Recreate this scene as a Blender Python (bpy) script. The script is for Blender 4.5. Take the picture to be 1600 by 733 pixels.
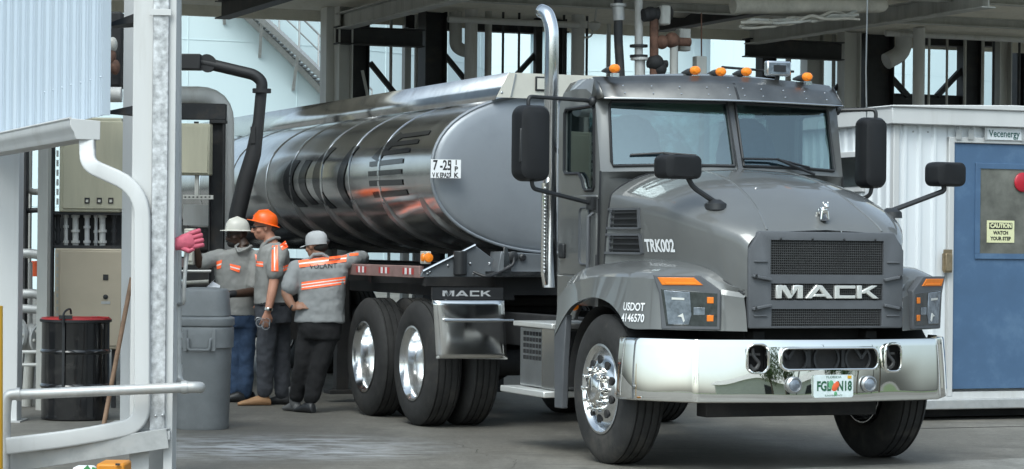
import bpy, bmesh, math, random
from mathutils import Vector, Matrix
from mathutils.bvhtree import BVHTree
random.seed(7)
R = math.radians
for _o in list(bpy.data.objects): bpy.data.objects.remove(_o)
C = bpy.context.scene.collection
SC = bpy.context.scene
# ------------------------------------------------------------------ camera
FPX, HX, HY, CAMZ, ROLL = 3900.0, 800.0, 386.0, 1.5, 0.010
cam = bpy.data.objects.new('camera', bpy.data.cameras.new('camera'))
C.objects.link(cam)
cam.data.sensor_width = 36
cam.data.lens = FPX/1600*36
cam.data.shift_y = (HY-366.5)/1600
cam.data.clip_end = 3000
cam.matrix_world = Matrix.Translation((0, 0, CAMZ)) @ Matrix.Rotation(R(90), 4, 'X') @ Matrix.Rotation(ROLL, 4, 'Z')
SC.camera = cam
# ------------------------------------------------------------------ daylight
SUN_EL, SUN_AZ = R(52), R(200)      # bright, thin overcast; azimuth measured from +Y clockwise
world = bpy.data.worlds.new('World'); SC.world = world; world.use_nodes = True
wn = world.node_tree
sky = wn.nodes.new('ShaderNodeTexSky'); sky.sky_type = 'NISHITA'; sky.sun_disc = False
sky.sun_elevation = SUN_EL; sky.sun_rotation = SUN_AZ; sky.air_density = 1.0; sky.dust_density = 4.0; sky.ozone_density = 1.0
tint = wn.nodes.new('ShaderNodeMixRGB'); tint.blend_type = 'MULTIPLY'; tint.inputs[0].default_value = 1; tint.inputs[2].default_value = (.82, .955, 1.0, 1)
hs_ = wn.nodes.new('ShaderNodeHueSaturation'); hs_.inputs['Saturation'].default_value = .45
wn.links.new(sky.outputs[0], hs_.inputs['Color']); wn.links.new(hs_.outputs[0], tint.inputs[1]); wn.links.new(tint.outputs[0], wn.nodes['Background'].inputs[0])
wn.nodes['Background'].inputs[1].default_value = 0.15
sl = bpy.data.lights.new('sun', 'SUN'); sl.energy = 0.8; sl.angle = R(30); sl.color = (1, .98, .94)
sun = bpy.data.objects.new('sun', sl); C.objects.link(sun)
_d = Vector((math.sin(SUN_AZ)*math.cos(SUN_EL), math.cos(SUN_AZ)*math.cos(SUN_EL), math.sin(SUN_EL)))
sun.rotation_euler = _d.to_track_quat('Z', 'Y').to_euler(); sun.location = (0, -20, 30)
SC.view_settings.view_transform = 'Standard'; SC.view_settings.look = 'None'
SC.view_settings.exposure = 0.78; SC.view_settings.gamma = 1
SC.render.engine = 'CYCLES'
SC.cycles.max_bounces = 8; SC.cycles.diffuse_bounces = 4; SC.cycles.glossy_bounces = 5
SC.cycles.transparent_max_bounces = 12; SC.cycles.use_denoising = True
SC.cycles.sample_clamp_indirect = 6
# ------------------------------------------------------------------ coordinates
cR, sR = math.cos(ROLL), math.sin(ROLL)
def un(px, py):
    a, b = px-HX, py-HY
    return (a*cR+b*sR)/FPX, -(-a*sR+b*cR)/FPX
def at(px, py, Y):
    a, b = un(px, py)
    return Vector((a*Y, Y, CAMZ+b*Y))
TH = R(21.9); TO = Vector((1.71, 17.78, 0))
U = Vector((math.cos(TH), math.sin(TH), 0)); V = Vector((-math.sin(TH), math.cos(TH), 0))
def TW(x, y, z): return TO+U*x+V*y+Vector((0, 0, z))      # lane frame -> world
def lane(px, py, lx=None, ly=None):
    a, b = un(px, py); d = Vector((a, 1, 0))
    Y = (lx+TO.dot(U))/d.dot(U) if lx is not None else (ly+TO.dot(V))/d.dot(V)
    p = d*Y-TO
    return Vector((p.dot(U), p.dot(V), CAMZ+b*Y))
# ------------------------------------------------------------------ mesh helpers
def frame(d, up=(0, 0, 1)):
    d = Vector(d).normalized(); up = Vector(up)
    if abs(d.dot(up)) > .98: up = Vector((0, 1, 0)) if abs(d.y) < .9 else Vector((1, 0, 0))
    s = d.cross(up).normalized(); return s, s.cross(d).normalized()
class MB:
    def __init__(s): s.v = []; s.f = []
    def add(s, vs, fs):
        n = len(s.v); s.v += [Vector(v) for v in vs]; s.f += [tuple(i+n for i in f) for f in fs]; return s
    def box(s, a, b):
        x0, y0, z0 = a; x1, y1, z1 = b
        return s.add([(x0,y0,z0),(x1,y0,z0),(x1,y1,z0),(x0,y1,z0),(x0,y0,z1),(x1,y0,z1),(x1,y1,z1),(x0,y1,z1)],
              [(0,3,2,1),(4,5,6,7),(0,1,5,4),(1,2,6,5),(2,3,7,6),(3,0,4,7)])
    def bar(s, p, q, w, h, up=(0, 0, 1)):
        p, q = Vector(p), Vector(q); a, b = frame(q-p, up); a *= w/2; b *= h/2
        return s.add([p-a-b, p+a-b, p+a+b, p-a+b, q-a-b, q+a-b, q+a+b, q-a+b],
              [(0,1,2,3),(7,6,5,4),(0,4,5,1),(1,5,6,2),(2,6,7,3),(3,7,4,0)])
    def ibeam(s, p, q, w, h, t=.012, up=(0, 0, 1)):
        p, q = Vector(p), Vector(q); a, b = frame(q-p, up)
        s.bar(p+b*(h/2-t/2), q+b*(h/2-t/2), w, t, up); s.bar(p-b*(h/2-t/2), q-b*(h/2-t/2), w, t, up)
        return s.bar(p, q, t, h-2*t-.001, up)
    def tube(s, pts, r, n=12, cap=True, radii=None):
        pts = [Vector(p) for p in pts]; k = len(pts); rings = []; a = None
        for i, p in enumerate(pts):
            t = (pts[min(i+1, k-1)]-pts[max(i-1, 0)]).normalized()
            if a is None: a, b = frame(t)
            a = (a-t*a.dot(t)).normalized(); b = t.cross(a)
            rr = radii[i] if radii else r
            rings.append([p+(a*math.cos(2*math.pi*j/n)+b*math.sin(2*math.pi*j/n))*rr for j in range(n)])
        return s.loft(rings, cap, cap)
    def loft(s, rings, cap0=True, cap1=True):
        n = len(rings[0]); vs = [p for r in rings for p in r]; fs = []
        for i in range(len(rings)-1):
            for j in range(n):
                fs.append((i*n+j, i*n+(j+1) % n, (i+1)*n+(j+1) % n, (i+1)*n+j))
        if cap0: fs.append(tuple(range(n))[::-1])
        if cap1: fs.append(tuple((len(rings)-1)*n+j for j in range(n)))
        return s.add(vs, fs)
    def grid(s, rows):
        n = len(rows[0]); vs = [p for r in rows for p in r]
        return s.add(vs, [(i*n+j, i*n+j+1, (i+1)*n+j+1, (i+1)*n+j) for i in range(len(rows)-1) for j in range(n-1)])
    def lathe(s, prof, o, ax, n=32, cap=True):
        o = Vector(o); ax = Vector(ax).normalized(); a, b = frame(ax)
        rings = [[o+ax*h+(a*math.cos(2*math.pi*j/n)+b*math.sin(2*math.pi*j/n))*max(r, 1e-4) for j in range(n)] for r, h in prof]
        return s.loft(rings, cap, cap)
    def ring(s, prof, o, ax, n=32):            # closed profile revolved (tori, rims)
        o = Vector(o); ax = Vector(ax).normalized(); a, b = frame(ax); m = len(prof)
        rings = [[o+ax*h+(a*math.cos(2*math.pi*j/n)+b*math.sin(2*math.pi*j/n))*r for r, h in prof] for j in range(n)]
        rings.append(rings[0]); return s.loft(rings, False, False)
    def cyl(s, p, q, r, n=16): return s.tube([p, q], r, n)
    def prism(s, poly, f0, f1):
        n = len(poly)
        return s.add([f0(*p) for p in poly]+[f1(*p) for p in poly],
              [tuple(range(n))[::-1], tuple(range(n, 2*n))]+[(i, (i+1) % n, n+(i+1) % n, n+i) for i in range(n)])
    def ball(s, c, r, nu=16, nv=10, M=None):
        c = Vector(c); r = Vector((r, r, r)) if not hasattr(r, '__len__') else Vector(r)
        rings = []
        for i in range(nv+1):
            th = math.pi*(i if 0 < i < nv else (.02 if i == 0 else nv-.02))/nv
            ring = []
            for j in range(nu):
                ph = 2*math.pi*j/nu
                p = Vector((r.x*math.sin(th)*math.cos(ph), r.y*math.sin(th)*math.sin(ph), r.z*math.cos(th)))
                ring.append(c+(M @ p if M else p))
            rings.append(ring)
        return s.loft(rings)
    def xf(s, M): s.v = [M @ v for v in s.v]; return s
    def mesh(s, name):
        me = bpy.data.meshes.new(name); me.from_pydata([tuple(v) for v in s.v], [], s.f)
        bm = bmesh.new(); bm.from_mesh(me); bmesh.ops.remove_doubles(bm, verts=bm.verts, dist=1e-5)
        bmesh.ops.recalc_face_normals(bm, faces=bm.faces); bm.to_mesh(me); bm.free(); return me
    def build(s, name, m, parent=None, smooth=35, bevel=0, segs=2, solid=0, sub=0):
        me = s.mesh(name); return finish(me, name, m, parent, smooth, bevel, segs, solid, sub)
def finish(me, name, m, parent=None, smooth=35, bevel=0, segs=2, solid=0, sub=0):
    me.materials.clear()
    if m: me.materials.append(m)
    if smooth: me.shade_smooth(); me.set_sharp_from_angle(angle=R(smooth))
    else: me.shade_flat()
    o = bpy.data.objects.new(name, me); C.objects.link(o)
    if parent: o.parent = parent
    if solid:
        d = o.modifiers.new('s', 'SOLIDIFY'); d.thickness = solid; d.offset = -1
    if sub:
        d = o.modifiers.new('u', 'SUBSURF'); d.levels = sub; d.render_levels = sub
    if bevel:
        d = o.modifiers.new('b', 'BEVEL'); d.width = bevel; d.segments = segs; d.limit_method = 'ANGLE'; d.angle_limit = R(35)
        d.harden_normals = False
    return o
def baked(o):                      # apply modifiers without operators
    dg = bpy.context.evaluated_depsgraph_get(); dg.update()
    me = bpy.data.meshes.new_from_object(o.evaluated_get(dg)); o.modifiers.clear(); old = o.data; o.data = me
    bpy.data.meshes.remove(old); return o
def cut(o, cutters, smooth=35):
    for c in cutters:
        c.parent = o.parent; d = o.modifiers.new('c', 'BOOLEAN'); d.operation = 'DIFFERENCE'; d.solver = 'EXACT'; d.object = c
    baked(o)
    for c in cutters: bpy.data.objects.remove(c)
    if smooth: o.data.shade_smooth(); o.data.set_sharp_from_angle(angle=R(smooth))
    return o
def tag(o, label=None, cat=None, group=None, kind=None):
    if label: o['label'] = label
    if cat: o['category'] = cat
    if group: o['group'] = group
    if kind: o['kind'] = kind
    return o
def thing(name, label, cat, loc=(0, 0, 0), rz=0, group=None):
    o = bpy.data.objects.new(name, None); C.objects.link(o); o.location = loc; o.rotation_euler = (0, 0, rz)
    o.empty_display_size = .2
    return tag(o, label, cat, group)
def lane_thing(name, label, cat, x=0, y=0, z=0, group=None): return thing(name, label, cat, TW(x, y, z), TH, group)
def dup(o, parent=None):
    c = o.copy(); C.objects.link(c)
    if parent: c.parent = parent
    for ch in o.children: dup(ch, c)
    return c
def fillet(pts, r, n=6):
    pts = [Vector(p) for p in pts]; out = [pts[0]]
    for i in range(1, len(pts)-1):
        a, b, c = pts[i-1], pts[i], pts[i+1]; u = (a-b); w = (c-b)
        rr = min(r, u.length*.48, w.length*.48); p = b+u.normalized()*rr; q = b+w.normalized()*rr
        for k in range(n+1):
            t = k/n; out.append(p*(1-t)**2+b*2*t*(1-t)+q*t*t)
    return out+[pts[-1]]
def spline(pts, n=6):
    pts = [Vector(p) for p in pts]; k = len(pts); out = []
    for i in range(k-1):
        a, b, c, d = pts[max(i-1, 0)], pts[i], pts[i+1], pts[min(i+2, k-1)]
        for j in range(n):
            t = j/n; out.append(.5*((2*b)+(c-a)*t+(2*a-5*b+4*c-d)*t*t+(3*b-a-3*c+d)*t**3))
    return out+[pts[-1]]
def rrect(w, h, r, n=5, cx=0, cy=0):
    out = []
    for sx, sy, a0 in ((1, 1, 0), (-1, 1, 90), (-1, -1, 180), (1, -1, 270)):
        for k in range(n+1):
            a = R(a0+90*k/n); out.append((cx+sx*(w/2-r)+r*math.cos(a), cy+sy*(h/2-r)+r*math.sin(a)))
    return out
def text(s, size, name, m, parent, fn, sx=1, bold=0, ext=0, align='CENTER', gap=1):
    cu = bpy.data.curves.new(name, 'FONT'); cu.body = s; cu.size = size; cu.align_x = align; cu.align_y = 'CENTER'
    cu.offset = bold; cu.extrude = ext; cu.resolution_u = 3; cu.space_character = gap; cu.fill_mode = 'BOTH' if ext else 'FRONT'
    t = bpy.data.objects.new(name, cu); C.objects.link(t)
    dg = bpy.context.evaluated_depsgraph_get(); dg.update()
    me = bpy.data.meshes.new_from_object(t.evaluated_get(dg)); bpy.data.objects.remove(t); bpy.data.curves.remove(cu)
    for v in me.vertices: v.co = fn(v.co.x*sx, v.co.y, v.co.z)
    me.name = name
    return finish(me, name, m, parent, 0)
def planefn(o, ux, uy): 
    o, ux, uy = Vector(o), Vector(ux).normalized(), Vector(uy).normalized(); n = ux.cross(uy)
    return lambda x, y, z=0: o+ux*x+uy*y+n*z
# ------------------------------------------------------------------ materials
MATS = {}
def mat(name, col, rough=.5, metal=0, var=.12, scale=6, bump=0, bscale=60, bdist=.01, bdet=4, coat=0, rvar=0, dirt=None, dscale=2, spec=.5, streak=False):
    m = bpy.data.materials.new(name); m.use_nodes = True; N = m.node_tree; b = N.nodes['Principled BSDF']
    b.inputs['Roughness'].default_value = rough; b.inputs['Metallic'].default_value = metal
    b.inputs['Coat Weight'].default_value = coat; b.inputs['Coat Roughness'].default_value = .025
    b.inputs['Specular IOR Level'].default_value = spec
    tc = N.nodes.new('ShaderNodeTexCoord'); src = tc.outputs['Object']
    if streak:
        mp = N.nodes.new('ShaderNodeMapping'); mp.inputs['Scale'].default_value = (1, 1, .12); N.links.new(src, mp.inputs[0]); src = mp.outputs[0]
    nz = N.nodes.new('ShaderNodeTexNoise'); nz.inputs['Scale'].default_value = scale; nz.inputs['Detail'].default_value = 6; nz.inputs['Roughness'].default_value = .6
    N.links.new(src, nz.inputs['Vector'])
    rp = N.nodes.new('ShaderNodeValToRGB'); rp.color_ramp.elements[0].position = .3; rp.color_ramp.elements[1].position = .7
    c = Vector(col)
    rp.color_ramp.elements[0].color = (*(c*(1-var)), 1); rp.color_ramp.elements[1].color = (*[min(1, q) for q in c*(1+var)], 1)
    N.links.new(nz.outputs['Fac'], rp.inputs[0]); out = rp.outputs[0]
    if dirt:
        n2 = N.nodes.new('ShaderNodeTexNoise'); n2.inputs['Scale'].default_value = dscale; n2.inputs['Detail'].default_value = 9; n2.inputs['Roughness'].default_value = .7
        N.links.new(src, n2.inputs['Vector'])
        r2 = N.nodes.new('ShaderNodeValToRGB'); r2.color_ramp.elements[0].position = .52; r2.color_ramp.elements[1].position = .72
        r2.color_ramp.elements[0].color = (0, 0, 0, 1); r2.color_ramp.elements[1].color = (dirt[3],)*3+(1,)
        N.links.new(n2.outputs['Fac'], r2.inputs[0])
        mx = N.nodes.new('ShaderNodeMixRGB'); N.links.new(r2.outputs[0], mx.inputs[0]); N.links.new(out, mx.inputs[1]); mx.inputs[2].default_value = (*dirt[:3], 1)
        out = mx.outputs[0]
    N.links.new(out, b.inputs['Base Color'])
    if rvar:
        mr = N.nodes.new('ShaderNodeMapRange'); mr.inputs[3].default_value = max(.02, rough-rvar); mr.inputs[4].default_value = rough+rvar
        N.links.new(nz.outputs['Fac'], mr.inputs[0]); N.links.new(mr.outputs[0], b.inputs['Roughness'])
    if bump:
        n3 = N.nodes.new('ShaderNodeTexNoise'); n3.inputs['Scale'].default_value = bscale; n3.inputs['Detail'].default_value = bdet
        N.links.new(tc.outputs['Object'], n3.inputs['Vector'])
        bp = N.nodes.new('ShaderNodeBump'); bp.inputs['Strength'].default_value = bump; bp.inputs['Distance'].default_value = bdist
        N.links.new(n3.outputs['Fac'], bp.inputs['Height']); N.links.new(bp.outputs[0], b.inputs['Normal'])
    MATS[name] = m; return m
def emis(name, col, st):
    m = mat(name, col, .3); b = m.node_tree.nodes['Principled BSDF']
    b.inputs['Emission Color'].default_value = (*col, 1); b.inputs['Emission Strength'].default_value = st; return m
def glass(name, tint, refl=.3, rough=.02):
    m = bpy.data.materials.new(name); m.use_nodes = True; N = m.node_tree; N.nodes.clear()
    o = N.nodes.new('ShaderNodeOutputMaterial'); g = N.nodes.new('ShaderNodeBsdfGlossy'); t = N.nodes.new('ShaderNodeBsdfTransparent'); mx = N.nodes.new('ShaderNodeMixShader')
    g.inputs['Roughness'].default_value = rough; g.inputs[0].default_value = (.80, .96, 1, 1); t.inputs[0].default_value = (*tint, 1)
    f = N.nodes.new('ShaderNodeLayerWeight'); f.inputs[0].default_value = .3
    mr = N.nodes.new('ShaderNodeMapRange'); mr.inputs[3].default_value = refl*.6; mr.inputs[4].default_value = 1
    N.links.new(f.outputs['Fresnel'], mr.inputs[0]); N.links.new(mr.outputs[0], mx.inputs[0])
    N.links.new(t.outputs[0], mx.inputs[1]); N.links.new(g.outputs[0], mx.inputs[2]); N.links.new(mx.outputs[0], o.inputs[0])
    MATS[name] = m; return m
paint = mat('grey_truck_paint', (.126, .130, .128), .42, .12, .06, 3, coat=1, dirt=(.16, .16, .15, .25), dscale=1.5)
bchrome = mat('wavy_bumper_chrome', (.90, .89, .85), .02, 1, .04, 3, bump=.20, bscale=2.4, bdist=.06, bdet=.2)
satin = mat('satin_chrome', (.80, .80, .77), .28, .55, .03, 4)
chrome = mat('chrome', (.88, .87, .84), .045, 1, .03, 4, bump=.02, bscale=3)
alum = mat('polished_aluminium', (.78, .79, .80), .17, 1, .06, 3, rvar=.04, bump=.02, bscale=5)
tankm = mat('polished_tank_skin', (.66, .66, .655), .175, 1, .12, 3, rvar=.06, bump=.08, bscale=1.6, dirt=(.36, .35, .33, .5), dscale=4)
alum2 = mat('dull_aluminium', (.5, .51, .52), .35, 1, .12, 8, rvar=.1, dirt=(.2, .19, .18, .5))
visorm = mat('brushed_steel', (.23, .225, .215), .36, 1, .15, 5, rvar=.08)
headm = mat('tank_head_paint', (.27, .29, .315), .42, .35, .12, 2, rvar=.08, dirt=(.22, .23, .24, .5), dscale=2)
plas = mat('grey_plastic', (.085, .09, .098), .5, 0, .1, 8)
black = mat('black_plastic', (.02, .021, .023), .45, 0, .2, 8)
void = mat('dark_chassis', (.016, .016, .017), .75, 0, .4, 5, dirt=(.05, .045, .04, .6))
rubber = mat('tyre_rubber', (.024, .0235, .023), .8, 0, .3, 9, bump=.2, bscale=90, dirt=(.085, .075, .062, .75), dscale=2.2)
mesh_m = mat('grille_mesh_black', (.012, .012, .013), .5, 0, .1)
amber = emis('amber_lens', (.8, .22, .015), .10)
amber_d = mat('amber_plastic', (.75, .2, .02), .2, 0, .1)
lensm = mat('lamp_lens', (.19, .22, .26), .12, .3, .45, 22, coat=1)
lensd = mat('lamp_lens_dark', (.05, .055, .06), .08, .3, .4, 22, coat=1)
wtext = mat('white_lettering', (.82, .83, .84), .5, 0, .03)
ktext = mat('black_lettering', (.02, .02, .02), .5, 0, .03)
glassw = glass('windscreen_glass', (.72, .92, .93), .33)
glasss = glass('side_glass', (.35, .40, .40), .25)
inter = mat('cab_trim', (.12, .125, .13), .7, 0, .2)
seatm = mat('seat_cloth', (.05, .07, .10), .85, 0, .2, 20)
redm = mat('red_reflective', (.45, .03, .03), .4, 0, .1)
white = mat('white_paint', (.53, .535, .53), .5, 0, .05, 3, dirt=(.30, .28, .24, .45), dscale=2.5, streak=True)
whitec = mat('white_cladding', (.66, .69, .71), .45, 0, .05, 2, dirt=(.5, .5, .48, .3), dscale=3, streak=True)
bluecl = mat('pale_blue_cladding', (.43, .50, .57), .42, 0, .05, 2, dirt=(.45, .48, .5, .4), dscale=2, streak=True)
galv = mat('galvanised_steel', (.46, .47, .48), .5, .3, .45, 24, rvar=.1, dirt=(.3, .3, .3, .5), dscale=9)
galvp = mat('galvanised_pipe', (.46, .465, .46), .5, .5, .15, 12, dirt=(.36, .33, .28, .5), dscale=6)
steel_d = mat('dark_steel', (.022, .023, .025), .6, 0, .3, 6, dirt=(.08, .06, .045, .6), dscale=4)
steel_g = mat('grey_painted_steel', (.44, .44, .41), .6, 0, .15, 5, dirt=(.16, .13, .1, .6), dscale=4, streak=True)
pipe_g = mat('pipe_paint_grey', (.55, .55, .53), .5, 0, .12, 5, dirt=(.2, .16, .12, .5), dscale=5, streak=True)
rust = mat('rusty_iron', (.12, .06, .04), .8, 0, .5, 12, bump=.3)
roofm = mat('canopy_underside', (.70, .67, .58), .8, 0, .15, 3, dirt=(.42, .38, .3, .6), dscale=3)
beige = mat('beige_cabinet', (.46, .44, .33), .5, 0, .08, 3, dirt=(.22, .2, .16, .4), dscale=2, streak=True)
canp = mat('grey_bin_plastic', (.19, .20, .205), .55, 0, .1, 6, bump=.1, bscale=200, dirt=(.3, .3, .3, .25), dscale=8)
drumm = mat('black_drum_enamel', (.008, .008, .009), .18, 0, .2, 6, coat=.5, dirt=(.12, .11, .1, .25), dscale=9)
redlid = mat('red_drum_lid', (.42, .03, .03), .4, 0, .15, 8)
wood = mat('broom_wood', (.26, .16, .10), .7, 0, .25, 14)
yellow = mat('yellow_paint', (.62, .34, .02), .45, 0, .08, 5)
orange = mat('orange_plastic', (.60, .22, .012), .5, 0, .08, 5)
bluedoor = mat('blue_door_paint', (.065, .125, .22), .45, 0, .1, 3, dirt=(.12, .20, .30, .6), dscale=3)
shirtm = mat('grey_work_shirt', (.27, .272, .262), .85, 0, .04, 9, bump=.3, bscale=14)
jeans = mat('blue_denim', (.035, .065, .125), .9, 0, .3, 12, bump=.3, bscale=18)
slate = mat('charcoal_trousers', (.05, .054, .064), .9, 0, .25, 12, bump=.3, bscale=18)
blackp = mat('black_trousers', (.008, .008, .009), .9, 0, .3, 12, bump=.3, bscale=18)
hiviz = emis('hi_vis_orange_glow', (.95, .15, .05), .22)  # cloth orange with a faint glow added to brighten the bands
silver = mat('reflective_silver', (.85, .83, .80), .5, .0, .1, 30)
skin_d = mat('dark_skin', (.06, .032, .021), .5, 0, .12, 12)
skin_l = mat('tanned_skin', (.50, .25, .17), .55, 0, .12, 12)
skin_m = mat('brown_skin', (.30, .155, .10), .55, 0, .12, 12)
armblk = mat('loader_black', (.010, .010, .011), .6, 0, .2, 8)
hairg = mat('grey_hair', (.10, .09, .085), .8, 0, .3, 60)
hatw = mat('white_helmet', (.62, .61, .55), .35, 0, .05, 6, dirt=(.5, .47, .4, .3))
hato = mat('orange_helmet', (.95, .13, .01), .35, 0, .05, 6)
capg = mat('light_grey_cap', (.42, .43, .44), .85, 0, .08, 20)
tan = mat('tan_leather', (.36, .20, .10), .7, 0, .15, 14)
bootg = mat('grey_boot', (.11, .11, .11), .8, 0, .2, 14)
pink = mat('pink_glove_rubber', (.45, .085, .13), .7, 0, .15, 25, bump=.3, bscale=60)
paper = mat('white_paper', (.75, .78, .84), .7, 0, .03)
tankw = mat('storage_tank_white', (.60, .72, .74), .6, 0, .03, .3, dirt=(.54, .65, .67, .4), dscale=.2, streak=True)
# ================================================================== tractor (lane frame: x to the viewer's right, y rearward)
T = lane_thing('semi_truck', 'dark grey day cab semi truck with chrome bumper parked under the loading canopy', 'truck')
M = Matrix
def interp(rows, n):                # rows of equal point count, smoothed along the rows
    cols = [spline([r[i] for r in rows], n) for i in range(len(rows[0]))]
    return [[c[k] for c in cols] for k in range(len(cols[0]))]
# ---- hood
HS = [(.36, [(0,2.075),(.34,2.06),(.65,2.03),(.90,1.915),(.955,1.79),(.99,1.36)]),
      (.05, [(0,2.07),(.34,2.05),(.62,1.995),(.87,1.875),(.925,1.75),(.89,1.38)]),
      (-.3, [(0,2.01),(.35,1.985),(.62,1.925),(.835,1.825),(.885,1.71),(.84,1.38)]),
      (-.6, [(0,1.915),(.37,1.885),(.58,1.835),(.78,1.755),(.825,1.65),(.79,1.36)]),
      (-.85,[(0,1.80),(.40,1.765),(.55,1.735),(.69,1.68),(.725,1.59),(.70,1.30)]),
      (-1.0,[(0,1.705),(.43,1.675),(.53,1.66),(.61,1.615),(.635,1.54),(.62,1.22)]),
      (-1.075,[(0,1.635),(.44,1.615),(.515,1.60),(.57,1.55),(.59,1.48),(.588,1.18)])]
rows = []
for ly, P in HS:
    half = spline([Vector((x, ly, z)) for x, z in P], 4)
    rows.append([Vector((-p.x, p.y, p.z)) for p in half[::-1]]+half[1:])
rows = interp(rows, 5)
hb = MB().grid(rows)
hood = hb.build('hood', paint, T, 28)
HB = BVHTree.FromPolygons([tuple(v) for v in hb.v], hb.f)
Minv = Matrix.Rotation(-TH, 3, 'Z')
def hoodhit(px, py):
    a, b = un(px, py); o = Minv @ (Vector((0, 0, CAMZ))-TO); d = Minv @ Vector((a, 1, b))
    h = HB.ray_cast(o, d.normalized()); return h[0]
def sidehit(y, z): return HB.ray_cast(Vector((-3, y, z)), Vector((1, 0, 0)))[0]
for s in (-1, 1):                                            # raised crease lines and corner facet trim on the hood
    m = MB(); pts = [rows[k][len(rows[0])//2+s*4] for k in range(2, len(rows)-1, 2)]
    m.tube([p+Vector((0, 0, -.006)) for p in pts], .011, 8); m.build('crease', paint, hood)
for s in (-1, 1):
    j = 0 if s < 0 else -1
    MB().tube([r[j]+Vector((s*.006, 0, .012)) for r in rows[:-2]], .006, 6).build('seam', black, hood)
MB().tube([p+Vector((0, .004, .003)) for p in rows[0]], .007, 6).build('seam', black, hood)
# ---- side vents
for z0, z1 in ((1.64, 1.775), (1.465, 1.595)):
    m = MB(); k = MB(); f = MB()
    y0, y1 = hoodhit(953, 342).y+.02, hoodhit(1000, 342).y+.10
    def sv(y, z, d=0): p = sidehit(y, z); return p+Vector((-.004-d, 0, 0))
    f.bar(sv(y0, z1, .004), sv(y1-.1, z1, .004), .012, .016); f.bar(sv(y0, z0, .004), sv(y1-.1, z0, .004), .012, .016)
    f.bar(sv(y0-.05, z0, .004), sv(y0-.05, z1, .004), .016, .012); f.bar(sv(y1-.1, z0, .004), sv(y1-.1, z1, .004), .03, .012)
    vo = f.build('side_vent', plas, T)
    m.grid([[sv(y0-.08, z0), sv(y1-.08, z0)], [sv(y0-.08, z1), sv(y1-.08, z1)]]); m.build('opening', mesh_m, vo)
    for i in range(3):
        z = z0+(z1-z0)*(i+.6)/3.2
        k.bar(sv(y0-.06, z, .006), sv(y1-.1, z, .006), .02, .012)
    k.build('louvre', black, vo)
a, b = hoodhit(1007, 384), hoodhit(1057, 386);  tcx, tw = (a.y+b.y)/2, abs(a.y-b.y)
text('TRK002', .118, 'unit_number', wtext, T, lambda x, y, z: sidehit(tcx-x, 1.515+y)+Vector((-.005, 0, 0)), sx=tw/.43, bold=.004)
# ---- fenders
FS = [(.80,(-.99,.80,1.30),(-1.15,.80,1.16),(-1.185,.80,.86)),
      (.62,(-.99,.62,1.35),(-1.16,.62,1.24),(-1.19,.60,1.01)),
      (.42,(-.99,.42,1.385),(-1.165,.42,1.285),(-1.2,.40,1.10)),
      (.1,(-.90,.1,1.42),(-1.17,.1,1.318),(-1.205,.08,1.155)),
      (-.2,(-.86,-.2,1.428),(-1.17,-.2,1.325),(-1.205,-.2,1.125)),
      (-.38,(-.83,-.38,1.42),(-1.165,-.4,1.325),(-1.205,-.38,1.05)),
      (-.48,(-.81,-.48,1.415),(-1.15,-.52,1.323),(-1.19,-.50,.962)),
      (-.66,(-.77,-.66,1.395),(-1.07,-.72,1.315),(-1.10,-.74,.96)),
      (-.82,(-.71,-.82,1.35),(-.92,-.83,1.29),(-.94,-.85,.957)),
      (-.95,(-.64,-.94,1.27),(-.735,-.93,1.225),(-.735,-.95,.955)),
      (-1.07,(-.592,-1.05,1.225),(-.60,-1.06,1.20),(-.592,-1.085,.955))]
for s in (-1, 1):
    rr = []
    for q in FS:
        a, b, c = [Vector(p) for p in q[1:]]
        md = (a+b)/2+Vector((-.01, 0, .022))
        rr.append([a, md, b+Vector((.025, 0, .008)), b+Vector((-.006, -.002, -.022)), (b+c)/2, c, c+Vector((.05, .03, 0))])
    rr = interp(rr, 4)
    if s > 0: rr = [[Vector((-p.x, p.y, p.z)) for p in r] for r in rr]
    fm_ = MB().grid(rr); fen = fm_.build('fender', paint, T, 30)
    if s < 0: FB = BVHTree.FromPolygons([tuple(v) for v in fm_.v], fm_.f)
    m = MB()                                                  # rear apron of the fender behind the wheel
    m.prism([(.60, 1.02), (.82, .9), (.80, .34), (.66, .34), (.64, .7)], lambda y, z: Vector((s*1.18, y, z)), lambda y, z: Vector((s*1.13, y, z)))
    m.build('fender_apron', plas, T, 30, .008)
    m = MB(); k = 14                                          # black wheel-arch liner
    g = []
    for i in range(k+1):
        an = math.pi*(i/k); g.append([Vector((s*1.16, -.0+.60*math.cos(an), .50+.60*math.sin(an))), Vector((s*.62, .60*math.cos(an), .50+.60*math.sin(an)))])
    m.grid(g); m.build('arch_liner', void, T)
def fenhit(y, z):
    h = FB.ray_cast(Vector((-3, y, z)), Vector((1, 0, 0)))[0]
    return (h or Vector((-1.2, y, z)))+Vector((-.006, -.003, 0))
text('USDOT\n4146570', .075, 'registration_number', wtext, T, lambda x, y, z: fenhit(-.535-x, 1.065+y), sx=.85, bold=.0015)
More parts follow.
